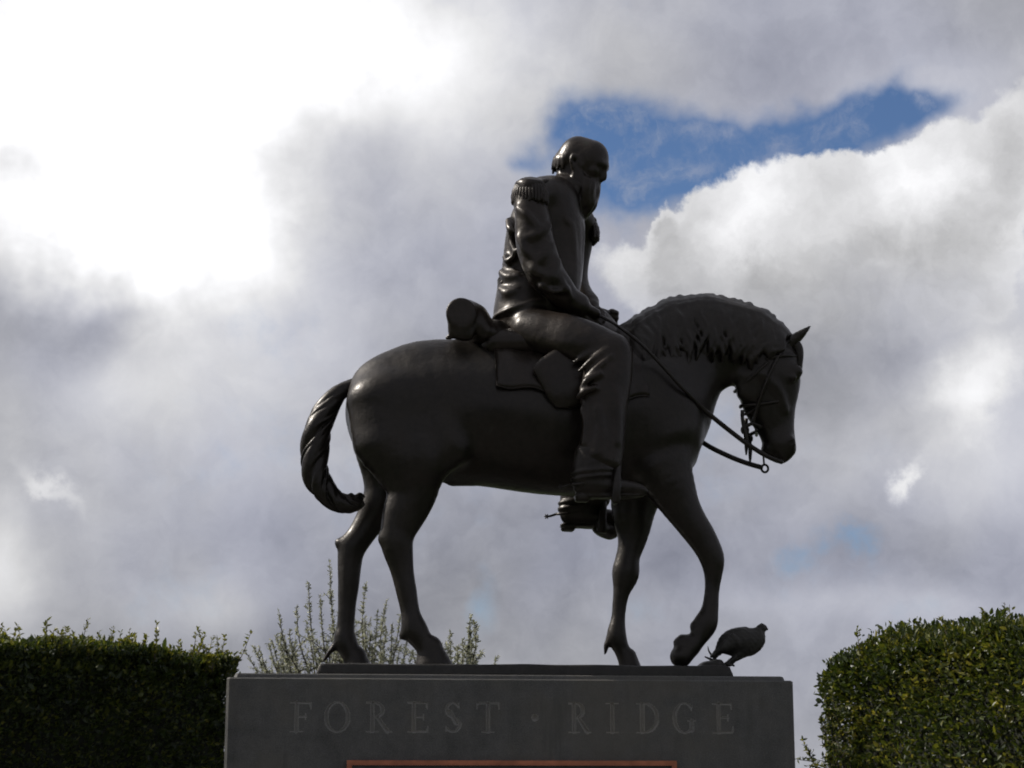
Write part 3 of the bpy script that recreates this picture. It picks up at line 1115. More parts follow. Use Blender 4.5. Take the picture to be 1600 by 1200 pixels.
Br = Clay((P(660, 500, 0)[0], -0.46, P(700, 575, 0)[2]), (P(800, 500, 0)[0], 0.46, P(700, 440, 0)[2]), 0.0085)
c0 = P(720, 490, -0.235)
rr_ = 23.5 * S
rows = []
for t in np.linspace(-1, 1, 13):
    rows.append((c0[0] + 0.045 * (t + 1), t * 0.235, c0[2] + 0.03 * (1 - t * t), rr_ * 1.05, rr_))
Br.chain(rows, k=0.01, sub=2, raw=True, lat=(1, 0, 0))
yy = Br.ax[1][None, :, None]
Br.f = np.maximum(Br.f, np.abs(yy) - 0.245).astype(np.float32)
for t in np.linspace(-1, 1, 5):                 # lashings
    cc = np.array([c0[0] + 0.045 * (t * 0.68 + 1), t * 0.16, c0[2] + 0.03 * (1 - (t * 0.7) ** 2)])
    Br.chain([(*q, 0.006, 0.010) for q in ring(cc, (rr_ * 1.01, 0, 0), (0, 0, rr_ * 1.04), 18)], k=0.005, sub=1, raw=True, margin=0.02)
# the near side of the roll rests on a flat saddle bag
Br.chain([(722, 500, -0.215, 23, 10), (721, 516, -0.215, 22, 10), (720, 524, -0.215, 20, 9)], k=0.012)
Br.chain([(742, 498, -0.10, 22, 36), (752, 520, -0.10, 24, 40), (768, 524, -0.05, 20, 40)], k=0.03)
Br.chain([(703, 527, -0.21, 6, 4), (697, 528, -0.21, 3, 3)], k=0.01, margin=0.02)
Br.wobble(0.0018, 30, 2)
clay_obj('bedroll', Br, M_BRONZE_CLOTH, saddle)

# ---------------- rider
lo = np.array([P(750, 500, 0)[0], -0.55, P(900, 870, 0)[2]])
hi = np.array([P(1035, 500, 0)[0], 0.55, P(900, 195, 0)[2]])
Rd = Clay(lo, hi, 0.0085)
# torso with short jacket
Rd.chain([(822, 508, 0, 50, 56), (830, 470, 0, 53, 52), (834, 440, 0, 54, 50), (842, 400, 0, 58, 54), (850, 362, 0, 60, 58), (860, 330, 0, 50, 56), (878, 310, 0.01, 30, 38)], k=0.03)
Rd.chain([(860, 470, -0.05, 38, 42), (872, 440, -0.04, 38, 44), (876, 400, 0, 37, 48), (882, 360, 0.02, 32, 46)], k=0.05)
Rd.chain([(846, 300, -0.10, 20, 24), (872, 302, 0.0, 22, 24), (890, 316, 0.10, 20, 22)], k=0.05)
Rd.chain([(832, 302, -0.19, 22, 22), (868, 312, -0.02, 26, 34), (905, 340, 0.19, 22, 22)], k=0.06)
# jacket skirt
Rd.chain([(829, 448, 0, 53, 53), (823, 478, 0, 52, 58), (820, 492, 0, 51, 60)], k=0.012)
# neck, collar
Rd.chain([(880, 308, 0.01, 30, 28), (889, 288, 0.01, 25, 26), (894, 270, 0.015, 24, 25)], k=0.03)
# near arm, hanging forward to the hand on the thigh
Rd.chain([(827, 308, -0.215, 27, 24), (832, 345, -0.24, 29, 25), (837, 385, -0.25, 31, 25), (852, 425, -0.25, 30, 24), (874, 452, -0.235, 25, 21), (892, 470, -0.21, 20, 18), (906, 480, -0.19, 17, 16)], k=0.03)
# far arm
Rd.chain([(908, 350, 0.21, 24, 22), (902, 385, 0.25, 24, 22), (896, 425, 0.25, 24, 21), (900, 450, 0.23, 23, 20), (912, 468, 0.17, 19, 17), (922, 480, 0.12, 16, 15)], k=0.03)
# sleeve cuffs
Rd.chain([(897, 473, -0.20, 21, 19), (902, 477, -0.195, 21, 19)], k=0.008)
Rd.chain([(914, 470, 0.165, 20, 18), (918, 474, 0.15, 20, 18)], k=0.008)
# thighs and trousered lower legs
for sgn in (-1, 1):
    dx = 0 if sgn < 0 else -16
    dy = 0 if sgn < 0 else 34
    q = lambda x, y, d, r, l: (x + dx * max(0, (x - 820) / 120), y + dy * min(1, max(0, (y - 505) / 90)) + (0 if sgn < 0 else 26 * min(1, max(0, (x - 820) / 130))), sgn * d, r, l)
    Rd.chain([q(828, 516, 0.15, 34, 30), q(860, 521, 0.23, 36, 28), q(905, 532, 0.31, 36, 27), (q(955, 552, 0.355, 33, 25))], k=0.04)
    Rd.chain([q(958, 552, 0.36, 31, 25), q(950, 585, 0.375, 38, 26), q(944, 620, 0.385, 37.5, 25), q(943, 660, 0.39, 34.5, 24), q(941, 695, 0.39, 35, 25), q(935, 716, 0.39, 37, 27)], k=0.03)
# hands
def hand(px_, py_, d_, ang, side):
    c = P(px_, py_, d_)
    f_ = np.array([math.cos(ang), 0.25 * -side, math.sin(ang)])
    f_ /= np.linalg.norm(f_)
    up = np.array([0, side * 1.0, 0.35])
    up -= (up @ f_) * f_
    up /= np.linalg.norm(up)
    ac = np.cross(f_, up)
    Rd.chain([(*(c - f_ * 0.03), 0.030, 0.042), (*(c + f_ * 0.035), 0.030, 0.048)], k=0.015, raw=True, margin=0.03)
    for i, o_ in enumerate((-0.036, -0.013, 0.011, 0.034)):
        b = c + f_ * 0.055 + ac * o_
        ln = (0.030, 0.036, 0.034, 0.026)[i]
        Rd.chain([(*b, 0.0125), (*(b + f_ * ln - up * 0.008), 0.0125), (*(b + f_ * ln * 1.2 - up * 0.036), 0.012), (*(b + f_ * ln * 0.5 - up * 0.052), 0.011)], k=0.004, raw=True, sub=2, margin=0.02)
    b = c + ac * 0.045 * (1 if side < 0 else -1)
    Rd.chain([(*(b - f_ * 0.01), 0.016), (*(b + f_ * 0.035 - up * 0.012), 0.014), (*(b + f_ * 0.065 - up * 0.025 - ac * 0.01), 0.012)], k=0.008, raw=True, sub=2, margin=0.02)


hand(918, 486, -0.17, R(-20), -1)
hand(936, 490, 0.10, R(-25), 1)
# folds of cloth
FOLDS = [
    # trouser folds at the bent knee
    [(898, 566, -0.37, 4), (920, 554, -0.39, 6), (948, 545, -0.405, 5)],
    [(905, 580, -0.40, 4), (925, 562, -0.425, 6), (950, 546, -0.43, 4)],
    [(914, 590, -0.43, 4), (934, 574, -0.45, 6), (955, 556, -0.445, 4)],
    [(909, 606, -0.44, 5), (918, 594, -0.455, 6), (938, 584, -0.46, 4)],
    [(904, 620, -0.43, 6), (914, 612, -0.455, 7), (930, 606, -0.465, 5)],
    [(909, 640, -0.43, 4), (915, 660, -0.45, 6), (913, 690, -0.45, 5)],
    [(935, 640, -0.47, 4), (938, 670, -0.47, 5), (934, 705, -0.465, 4)],
    [(960, 610, -0.45, 4), (964, 650, -0.45, 5), (962, 690, -0.445, 4)],
        [(870, 515, -0.30, 4), (910, 524, -0.37, 6), (948, 540, -0.41, 4)],
    [(860, 500, -0.25, 5), (900, 508, -0.32, 6), (940, 522, -0.37, 4)],
    # jacket back and side
    [(796, 372, -0.12, 4), (806, 392, -0.16, 7), (814, 384, -0.19, 5)],
    [(788, 402, -0.08, 4), (793, 408, -0.12, 7), (802, 402, -0.15, 5)],
    [(794, 345, -0.08, 5), (798, 358, -0.13, 7), (806, 362, -0.16, 4)],
    [(782, 425, -0.05, 4), (792, 432, -0.11, 6), (808, 430, -0.15, 4)],
    [(781, 452, -0.08, 4), (792, 458, -0.13, 8), (806, 454, -0.16, 4)],
    # sleeve: crossing diagonals, bunched at the elbow
    [(810, 326, -0.29, 3), (822, 334, -0.325, 5), (838, 352, -0.33, 3)],
    [(858, 352, -0.31, 3), (840, 366, -0.335, 5), (824, 372, -0.325, 3)],
    [(812, 372, -0.30, 4), (820, 390, -0.325, 6), (834, 404, -0.335, 3)],
    [(862, 384, -0.31, 3), (848, 398, -0.335, 5), (836, 418, -0.335, 4)],
    [(822, 410, -0.30, 4), (836, 426, -0.33, 7), (858, 432, -0.33, 4)],
    [(872, 408, -0.30, 3), (866, 424, -0.32, 5), (852, 446, -0.32, 4)],
    [(846, 448, -0.30, 4), (866, 456, -0.31, 6), (888, 452, -0.29, 3)],
    [(876, 436, -0.30, 3), (884, 450, -0.30, 5), (892, 466, -0.27, 3)],
    # front edge and lapel of the jacket
    [(886, 322, -0.12, 3), (893, 360, -0.135, 4), (897, 400, -0.13, 4), (894, 445, -0.13, 3)],
    [(900, 332, -0.07, 3), (910, 365, -0.06, 4), (908, 400, -0.06, 4), (900, 440, -0.07, 3)],
    [(876, 330, -0.15, 3), (884, 345, -0.15, 4), (890, 352, -0.14, 3)],
]
for fi, fpts in enumerate(FOLDS):
    knee = fi < 5 or fi > 20
    Rd.chain([(a_, b_, c_ + (0.002 if knee else 0.012), r_ * 0.8, r_ * 0.8) for a_, b_, c_, r_ in fpts], k=0.020 if knee else 0.034, margin=0.05)
# jacket hem lip
hc = P(820, 488, 0)
ex, ey = np.array([51 * S, 0, 13 * S]), np.array([0, 60 * S, 0])
Rd.chain([(*q, 0.011, 0.011) for q in ring(hc, ex, ey, 36)], k=0.012, sub=1, raw=True, margin=0.03)
# trouser cuffs
Rd.wobble(0.0022, 24, 5)

# head: own frame (forward, up, left)
hy, hp = R(-24), R(-22)
HC = P(909, 262, -0.01)
hf = np.array([math.cos(hp) * math.cos(hy), math.cos(hp) * math.sin(hy), math.sin(hp)])
hl = np.array([-math.sin(hy), math.cos(hy), 0])
hu = np.cross(hf, hl)


def hd(f_, u_, l_, *r):
    q = HC + f_ * hf + u_ * hu + l_ * hl
    return (*q, *r)


LA = tuple(hl)
Rd.chain([hd(-0.045, 0.050, 0, 0.100, 0.092), hd(0.030, 0.052, 0, 0.098, 0.088)], k=0.02, raw=True, lat=LA)
Rd.chain([hd(-0.055, 0.010, 0, 0.080, 0.080), hd(-0.02, -0.02, 0, 0.075, 0.075)], k=0.03, raw=True, lat=LA)
Rd.chain([hd(0.055, 0.02, 0, 0.062, 0.070), hd(0.055, -0.055, 0, 0.055, 0.062)], k=0.03, raw=True, lat=LA)
Rd.chain([hd(0.102, 0.040, -0.045, 0.016), hd(0.112, 0.043, 0.0, 0.015), hd(0.102, 0.040, 0.045, 0.016)], k=0.02, raw=True, margin=0.03)      # brow
Rd.chain([hd(0.112, 0.030, 0, 0.012), hd(0.124, 0.0, 0, 0.015), hd(0.128, -0.018, 0, 0.016), hd(0.116, -0.027, 0, 0.016)], k=0.012, raw=True, margin=0.03)  # nose
for s_ in (-1, 1):
    Rd.chain([hd(0.118, 0.014, s_ * 0.034, 0.014)], k=0.015, raw=True, cut=True)       # eye hollow
    Rd.chain([hd(0.100, 0.013, s_ * 0.034, 0.015)], k=0.004, raw=True, margin=0.03)    # eye
    Rd.chain([hd(0.085, -0.012, s_ * 0.052, 0.020)], k=0.025, raw=True)                # cheekbone
    Rd.chain([hd(-0.012, 0.022, s_ * 0.086, 0.013), hd(-0.024, 0.022, s_ * 0.097, 0.013), hd(-0.026, 0.0, s_ * 0.098, 0.013), hd(-0.006, -0.034, s_ * 0.088, 0.012)], k=0.005, raw=True, margin=0.03)   # ear
    Rd.chain([hd(-0.010, 0.0, s_ * 0.104, 0.008)], k=0.008, raw=True, cut=True)
    Rd.chain([hd(0.105, -0.045, s_ * 0.008, 0.016), hd(0.098, -0.058, s_ * 0.035, 0.015), hd(0.080, -0.085, s_ * 0.050, 0.010)], k=0.01, raw=True, margin=0.03)   # moustache
# beard locks
for i in range(13):
    a_ = -1.35 + 2.7 * i / 12
    l0 = 0.058 * math.sin(a_)
    f0 = 0.052 + 0.045 * math.cos(a_)
    Rd.chain([hd(f0 + 0.014, -0.060, l0 * 1.30, 0.013), hd(f0 + 0.020 + 0.006 * math.sin(i * 2.4), -0.105, l0 * 1.36, 0.015), hd(f0 + 0.028 - 0.005 * math.sin(i * 2.4), -0.165, l0 * 1.15, 0.015), hd(f0 + 0.012, -0.225 - 0.016 * math.cos(a_ * 3), l0 * 0.8, 0.010)], k=0.004, raw=True, sub=3, margin=0.03)
Rd.chain([hd(0.052, -0.07, 0, 0.056, 0.060), hd(0.058, -0.125, 0, 0.050, 0.052), hd(0.062, -0.180, 0, 0.040, 0.040), hd(0.060, -0.210, 0, 0.026, 0.028)], k=0.02, raw=True, lat=LA)
Rd.chain([hd(0.000, -0.075, 0, 0.060, 0.062), hd(0.030, -0.130, 0, 0.052, 0.055)], k=0.03, raw=True, lat=LA)
for s_ in (-1, 1):
    for j in range(4):
        o_ = 0.016 * j
        Rd.chain([hd(0.000 + o_, -0.018 - 0.010 * j, s_ * (0.082 - 0.002 * j), 0.010), hd(0.012 + o_, -0.075 - 0.006 * j, s_ * (0.080 - 0.003 * j), 0.016),
                  hd(0.030 + o_ * 0.8, -0.130 - 0.010 * (j % 2), s_ * (0.066 - 0.003 * j), 0.016), hd(0.044 + o_ * 0.5, -0.185 - 0.012 * (j % 2), s_ * 0.045, 0.010)], k=0.010, raw=True, sub=3, margin=0.03)
# fringe of hair round the back and sides
rh = random.Random(8)
for i in range(46):
    a_ = R(58 + (360 - 116) * i / 45)
    if abs(math.sin(a_)) > 0.978:
        continue                                # leave the ears free
    f0, l0 = math.cos(a_) * 0.112 - 0.030, math.sin(a_) * 0.090
    u0 = 0.030 + rh.uniform(-0.012, 0.016)
    Rd.chain([hd(f0 * 0.96, u0, l0 * 0.97, 0.006), hd(f0 * 1.015 - 0.002, u0 - 0.03, l0 * 1.015, 0.0085 + 0.003 * (i % 2)), hd(f0 * 0.99, u0 - 0.085 + 0.012 * (i % 3), l0 * 0.96, 0.007)], k=0.005, raw=True, sub=2, margin=0.03)
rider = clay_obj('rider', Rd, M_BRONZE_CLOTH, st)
rider['label'] = 'bronze bareheaded bearded officer in jacket and epaulettes looking down'

for k_, (bx_, by_, bd_) in enumerate([(905, 352, -0.02), (908, 372, -0.02), (909, 392, -0.02), (907, 412, -0.02), (903, 432, -0.03), (788, 442, -0.06), (786, 442, 0.04)]):
    cb = P(bx_, by_, bd_)
    V, Fc = tube([cb - [0.012, 0.012, 0], cb + [0.004 if bx_ > 850 else -0.012, -0.012, 0], cb + [0.006 if bx_ > 850 else -0.016, -0.015, 0]], [0.012, 0.012, 0.006], 10, 1)
    mesh_obj('button', V, Fc, M_BRONZE_CLOTH, rider, True)

# standing collar
Cc = Clay((P(840, 300, 0)[0], -0.22, P(900, 345, 0)[2]), (P(950, 300, 0)[0], 0.26, P(900, 245, 0)[2]), 0.007)
cc0 = P(887, 301, 0.01)
for z_, r_ in ((-0.02, 1.08), (0.0, 1.04), (0.018, 1.0), (0.030, 1.0)):
    cx = cc0 + np.array([0.012 * z_ / 0.02, 0, z_])
    Cc.chain([(*q, 0.013, 0.013) for q in ring(cx, (0.082 * r_, 0, -0.035), (0, 0.098 * r_, 0), 30)], k=0.02, sub=1, raw=True, margin=0.03)
clay_obj('collar', Cc, M_BRONZE_CLOTH, rider)

# belt
Bt = []
bc = P(833, 441, 0)
for dz in (-0.014, 0.0, 0.014):
    Bt.append(tube(ring(bc + np.array([0, 0, dz]), (55.0 * S, 0, 2 * S), (0, 51.5 * S, 0), 40), 0.010, 6, 1))
V, Fc = join(Bt)
mesh_obj('belt', V, Fc, M_BRONZE_CLOTH, rider, True)

# epaulettes: padded board, crescent, hanging fringe
def epaulette(inner, tip, n_out, name):
    z = 1.0 if n_out < 0 else 0.8
    A, B = P(*inner), P(*tip)
    E = Clay(np.minimum(A, B) - 0.17, np.maximum(A, B) + 0.17, 0.0075)
    E.chain([(*A, 0.016, 0.042), (*(A * 0.45 + B * 0.55 + [0, 0, 0.012]), 0.018, 0.052 * z), (*(B + [0, 0, 0.006]), 0.022, 0.060 * z)], k=0.02, raw=True, lat=(1, 0, 0))
    ax = (B - A) / np.linalg.norm(B - A)
    sd_ = np.array([1.0, 0, 0]) - ax[0] * ax
    sd_ /= np.linalg.norm(sd_)
    out = np.array([ax[0], ax[1], 0])
    out /= np.linalg.norm(out)
    pts, strands = [], []
    for t in np.linspace(-112, 112, 22):
        pts.append(B + math.cos(R(t)) * out * 0.050 * z + math.sin(R(t)) * sd_ * 0.066 * z + np.array([0, 0, -0.012]))
    E.chain([(*q, 0.013, 0.013) for q in pts], k=0.03, raw=True, sub=1, margin=0.04)
    E.chain([(*(B + out * 0.02 - [0, 0, 0.04]), 0.045 * z, 0.055 * z)], k=0.03, raw=True, lat=(1, 0, 0))
    for row, (f0, zl) in enumerate(((0.30, -0.098), (0.12, -0.106))):
        for n_i, q in enumerate(pts):
            o_ = (q - B) * [1, 1, 0]
            if row:
                o_ = o_ * 0.85
            e_ = q + o_ * f0 + np.array([0, 0, zl + 0.006 * math.sin(n_i * 2.3)])
            cv = [q + (e_ - q) * k_ + o_ * 0.18 * math.sin(k_ * 3.14) for k_ in np.linspace(0, 1, 9)]
            strands.append(tube(cv, [0.0082 + 0.0022 * (k_ % 2) for k_ in range(9)], 6, 1))
    ve, qe = E.mesh()
    V, Fc = join([(ve, qe)] + strands)
    o = mesh_obj('epaulette', V, Fc, M_BRONZE_CLOTH, rider, True)
    o['label'] = name
    return o


epaulette((858, 292, -0.10), (828, 285, -0.225), -1, 'fringed epaulette on the near shoulder')
epaulette((893, 318, 0.11), (913, 347, 0.215), 1, 'fringed epaulette on the far shoulder')

# boots in stirrups, spurs
def boot(dx, dy, dd, near):
    B_ = Clay((P(850, 800, 0)[0], dd - 0.14, P(900, 880, 0)[2]), (P(1050, 800, 0)[0], dd + 0.14, P(900, 690, 0)[2]), 0.007)
    q = lambda x, y, r, l: (x + dx, y + dy, dd, r, l)
    B_.chain([q(931, 712, 33, 25), q(928, 735, 33, 24), q(926, 752, 30, 21)], k=0.02)
    B_.chain([q(912, 762, 14, 15), q(940, 762, 15, 17), q(972, 763, 14, 18), q(998, 766, 9.5, 14), q(1006, 768, 6.5, 10)], k=0.035)
    B_.chain([q(900, 775, 3.5, 14), q(930, 776, 3.5, 15), q(970, 776, 3.5, 18), q(1004, 774, 3.0, 11)], k=0.006, margin=0.02)
    B_.chain([q(903, 780, 5, 13), q(915, 780, 5, 13)], k=0.006, margin=0.02)
    for yy_ in (738, 747):
        c = P(927 + dx, yy_ + dy, dd)
        B_.chain([(*k_, 0.008) for k_ in ring(c, (33 * S, 0, 0.01), (0, 24 * S, 0), 20)], k=0.012, sub=1, raw=True, margin=0.03)
    B_.wobble(0.0015, 40, 1)
    b = clay_obj('boot', B_, M_BRONZE, rider)
    b['label'] = 'near boot standing in the stirrup' if near else 'far boot seen under the belly'
    sp = [tube([P(912 + dx, 756 + dy, dd - 0.055), P(897 + dx, 757 + dy, dd - 0.04), P(891 + dx, 757 + dy, dd), P(897 + dx, 757 + dy, dd + 0.04), P(912 + dx, 756 + dy, dd + 0.055)], 0.007),
          tube([P(892 + dx, 757 + dy, dd), P(883 + dx, 760 + dy, dd), P(878 + dx, 761 + dy, dd)], [0.006, 0.006, 0.005])]
    wc = P(876 + dx, 761 + dy, dd)
    for k_ in range(6):
        a_ = k_ * math.pi / 3
        sp.append(tube([wc, wc + np.array([math.cos(a_), 0, math.sin(a_)]) * 0.014], [0.005, 0.002], 5, 1))
    V, Fc = join(sp)
    mesh_obj('spur', V, Fc, M_BRONZE, rider, True)
    # hooded stirrup with its leather
    s_ = Clay((P(900, 800, 0)[0], dd - 0.16, P(900, 880, 0)[2]), (P(1040, 800, 0)[0], dd + 0.16, P(900, 660, 0)[2]), 0.008)
    s_.chain([q(962, 772, 4, 25), q(962, 783, 5, 26)], k=0.01)
    for sg in (-1, 1):
        s_.chain([(962 + dx, 783 + dy, dd + sg * 0.075, 7, 4), (964 + dx, 760 + dy, dd + sg * 0.078, 7, 4), (965 + dx, 740 + dy, dd + sg * 0.05, 6, 4), (966 + dx, 726 + dy, dd + sg * 0.01, 6, 4)], k=0.01, margin=0.03)
    if not near:
        s_.chain([(958 + dx, 777 + dy, dd, 12, 24), (975 + dx, 785 + dy, dd, 13, 22), (984 + dx, 779 + dy, dd, 10, 18)], k=0.03)
    so_ = clay_obj('stirrup', s_, M_BRONZE, saddle)
    side = -1 if near else 1
    V, Fc = tube([P(966 + dx, 728 + dy, dd), P(962 + dx, 700 + dy, dd - side * 0.03), P(950 + dx * 0.5, 640 + dy * 0.7, side * 0.335), P(925, 590, side * 0.325), P(905, 555, side * 0.28)], 0.016, 8)
    mesh_obj('stirrup_leather', V, Fc, M_BRONZE, saddle, True)


boot(0, 0, -0.395, True)
boot(-22, 46, 0.395, False)

# ---------------- bridle, bit and reins
br = []
def strap(pts, r=0.009):
    br.append(tube(PP(pts), r, 6, 4))
for sg in (-1, 1):
    strap([(1232, 532, sg * 0.06), (1214, 560, sg * 0.115), (1196, 600, sg * 0.118), (1182, 640, sg * 0.085), (1176, 662, sg * 0.075)])     # cheek piece
    strap([(1250, 556, 0), (1240, 556, sg * 0.07), (1222, 556, sg * 0.108), (1196, 562, sg * 0.112)])                                     # brow band
    strap([(1244, 622, 0), (1236, 624, sg * 0.055), (1212, 628, sg * 0.09), (1184, 632, sg * 0.085), (1160, 634, sg * 0.04), (1157, 636, 0)])  # nose band
    strap([(1222, 545, sg * 0.09), (1185, 580, sg * 0.115), (1156, 605, sg * 0.06), (1148, 612, 0)])                                       # throat latch
V, Fc = join(br)
bridle = mesh_obj('bridle', V, Fc, M_BRONZE, st, True)
bt = []
for sg in (-1, 1):
    d_ = sg * 0.085
    dyk = 0 if sg < 0 else 13
    dxk = 0 if sg < 0 else 6
    bt.append(tube(PP([(1160 + dxk, 641 + dyk, d_), (1160 + dxk, 655 + dyk, d_), (1163 + dxk, 670 + dyk, d_), (1166 + dxk, 685 + dyk, d_), (1166 + dxk, 700 + dyk, d_), (1166 + dxk, 711 + dyk, d_)]), [0.010, 0.009, 0.011, 0.011, 0.009, 0.004], 7))
    cc = P(1164 + dxk, 672 + dyk, d_)
    bt.append(tube(ring(cc, (0.016, 0, 0), (0, 0, 0.018), 16), 0.006, 6, 1))
    bt.append(tube(PP([(1163 + dxk, 668 + dyk, d_), (1176 + dxk, 662 + dyk, d_), (1190 + dxk, 668 + dyk, d_ * 0.9)]), 0.009, 6))
bt.append(tube(PP([(1158, 648, -0.08), (1170, 646, -0.06), (1180, 640, -0.07)]), 0.007, 6))
bt.append(tube(PP([(1182, 672, -0.09), (1182, 675, 0), (1182, 680, 0.09)]), 0.009, 6))
V, Fc = join(bt)
mesh_obj('bit', V, Fc, M_BRONZE, bridle, True)
V, Fc = tube(PP([(1222, 722, -0.075), (1210, 718, -0.09), (1195, 711, -0.10), (1168, 694, -0.11), (1144, 676, -0.12), (1120, 657, -0.14), (1099, 639, -0.17), (1085, 625, -0.205), (1062, 602, -0.262), (1035, 572, -0.285), (1000, 536, -0.275), (960, 506, -0.22), (926, 488, -0.17)]), [0.0115] * 7 + [0.009] * 2 + [0.008] * 4, 8)
o = mesh_obj('rein', V, Fc, M_BRONZE, bridle, True)
o['label'] = 'near rein running from the bit over the neck'
V, Fc = tube(PP([(1192, 731, 0.10), (1165, 723, 0.11), (1135, 711, 0.13), (1099, 692, 0.17), (1060, 660, 0.24), (1020, 610, 0.29), (985, 560, 0.27), (940, 498, 0.11)]), 0.0125, 8)
o = mesh_obj('rein', V, Fc, M_BRONZE, bridle, True)
o['label'] = 'far rein hanging below the near one'
cc = P(1195, 732, 0.10)
V, Fc = join([tube(ring(cc, (0.017, 0, 0), (0, 0, 0.019), 16), 0.006, 6, 1), tube(PP([(1194, 727, 0.10), (1193, 714, 0.10), (1193, 700, 0.09)]), 0.005, 6)])
mesh_obj('rein_ring', V, Fc, M_BRONZE, bridle, True)

# ---------------- quail at the end of the base, a sprig behind it
DQ = -0.17
Q = Clay((P(1085, 1000, DQ)[0], DQ - 0.12, ZB - 0.03), (P(1215, 1000, DQ)[0], DQ + 0.12, P(1150, 960, DQ)[2]), 0.0045)
q = lambda x, y, r, l: (x, y, DQ, r, l)
Q.chain([q(1128, 1010, 9, 9), q(1141, 1005, 19, 17), (1157, 1003, DQ, 23, 21), q(1172, 1002, 21, 18), q(1181, 998, 15, 13)], k=0.02)
Q.chain([q(1180, 996, 12, 11), q(1186, 986, 8.5, 8), q(1190, 981, 7.2, 7)], k=0.02)
Q.chain([q(1195, 981, 3.5, 3), q(1200, 984, 1.2, 1)], k=0.008, margin=0.02)
Q.chain([q(1130, 1011, 8, 9), q(1120, 1019, 5, 8), q(1111, 1026, 2.5, 6)], k=0.012, margin=0.02)
Q.chain([(1150, 1000, DQ - 0.055, 13, 5), (1134, 1010, DQ - 0.045, 8, 5), (1122, 1017, DQ - 0.03, 3, 3)], k=0.006, margin=0.02)
Q.chain([(1150, 1000, DQ + 0.055, 13, 5), (1134, 1010, DQ + 0.045, 8, 5)], k=0.006, margin=0.02)
for sg in (-1, 1):
    f0 = 3 * sg
    Q.chain([(1158 + f0, 1022, DQ + sg * 0.025, 6, 6), (1148 + f0, 1030, DQ + sg * 0.025, 3.5, 3.5), (1138 + f0, 1038, DQ + sg * 0.025, 2.6, 2.6)], k=0.012, margin=0.02)
    for t_ in (-4, 0, 4):
        Q.chain([(1138 + f0, 1038, DQ + sg * 0.025, 2.2, 2.2), (1144 + f0, 1040, DQ + sg * 0.025 + t_ * 0.005, 1.6, 1.6)], k=0.006, margin=0.02)
    Q.chain([(1191, 979, DQ + sg * 0.020, 1.6, 1.6)], k=0.003, margin=0.02)
Q.wobble(0.0012, 60, 4)
Q.wobble(0.0012, 190, 7)
quail = clay_obj('quail', Q, M_BRONZE_BASE, st)
quail['label'] = 'small bronze quail walking ahead of the horse'
tw = [tube(PP([(1122, 1036, DQ + 0.06), (1114, 1026, DQ + 0.06), (1108, 1018, DQ + 0.06), (1106, 1010, DQ + 0.06)]), [0.007, 0.006, 0.004, 0.002], 6),
      tube(PP([(1118, 1034, DQ + 0.05), (1110, 1030, DQ + 0.05), (1101, 1026, DQ + 0.05)]), [0.007, 0.006, 0.003], 6),
      tube(PP([(1116, 1030, DQ + 0.06), (1122, 1024, DQ + 0.06), (1127, 1023, DQ + 0.06)]), [0.006, 0.005, 0.002], 6)]
V, Fc = join(tw)
mesh_obj('sprig', V, Fc, M_BRONZE_BASE, st, True)

# ------------------------------------------------------------------ foliage
def leaf_mesh(name, base, direc, normal, length, width, tone, mat, parent):
    n = len(base)
    d = direc / (np.linalg.norm(direc, axis=1)[:, None] + 1e-9)
    s = np.cross(d, normal)
    s /= np.linalg.norm(s, axis=1)[:, None] + 1e-9
    nn = np.cross(s, d)
    L, W = length[:, None], width[:, None]
    v = np.empty((n, 6, 3))
    v[:, 0] = base
    v[:, 1] = base + d * L * 0.35 + s * W * 0.5 + nn * W * 0.18
    v[:, 2] = base + d * L * 0.72 + s * W * 0.36 + nn * W * 0.12 - nn * L * 0.04
    v[:, 3] = base + d * L - nn * L * 0.10
    v[:, 4] = base + d * L * 0.72 - s * W * 0.36 + nn * W * 0.12 - nn * L * 0.04
    v[:, 5] = base + d * L * 0.35 - s * W * 0.5 + nn * W * 0.18
    k = np.arange(n)[:, None] * 6
    f = np.concatenate([k + [0, 1, 2, 3], k + [0, 3, 4, 5]], 1).reshape(-1, 4)
    o = fast_mesh(name, v.reshape(-1, 3), f, mat, parent, False)
    a = o.data.attributes.new('leaf_tone', 'FLOAT', 'POINT')
    a.data.foreach_set('value', np.repeat(tone, 6).astype(np.float32))
    return o


def lump(p, seed):
    """slow unevenness over a clipped hedge"""
    return 0.5 * (np.sin(p[:, 0] * 3.1 + seed) * np.sin(p[:, 2] * 3.7 + 1.3 * seed) + np.sin(p[:, 1] * 5.3 + p[:, 0] * 2.2 + seed) * np.sin(p[:, 2] * 7.9 - p[:, 1] * 2.0))


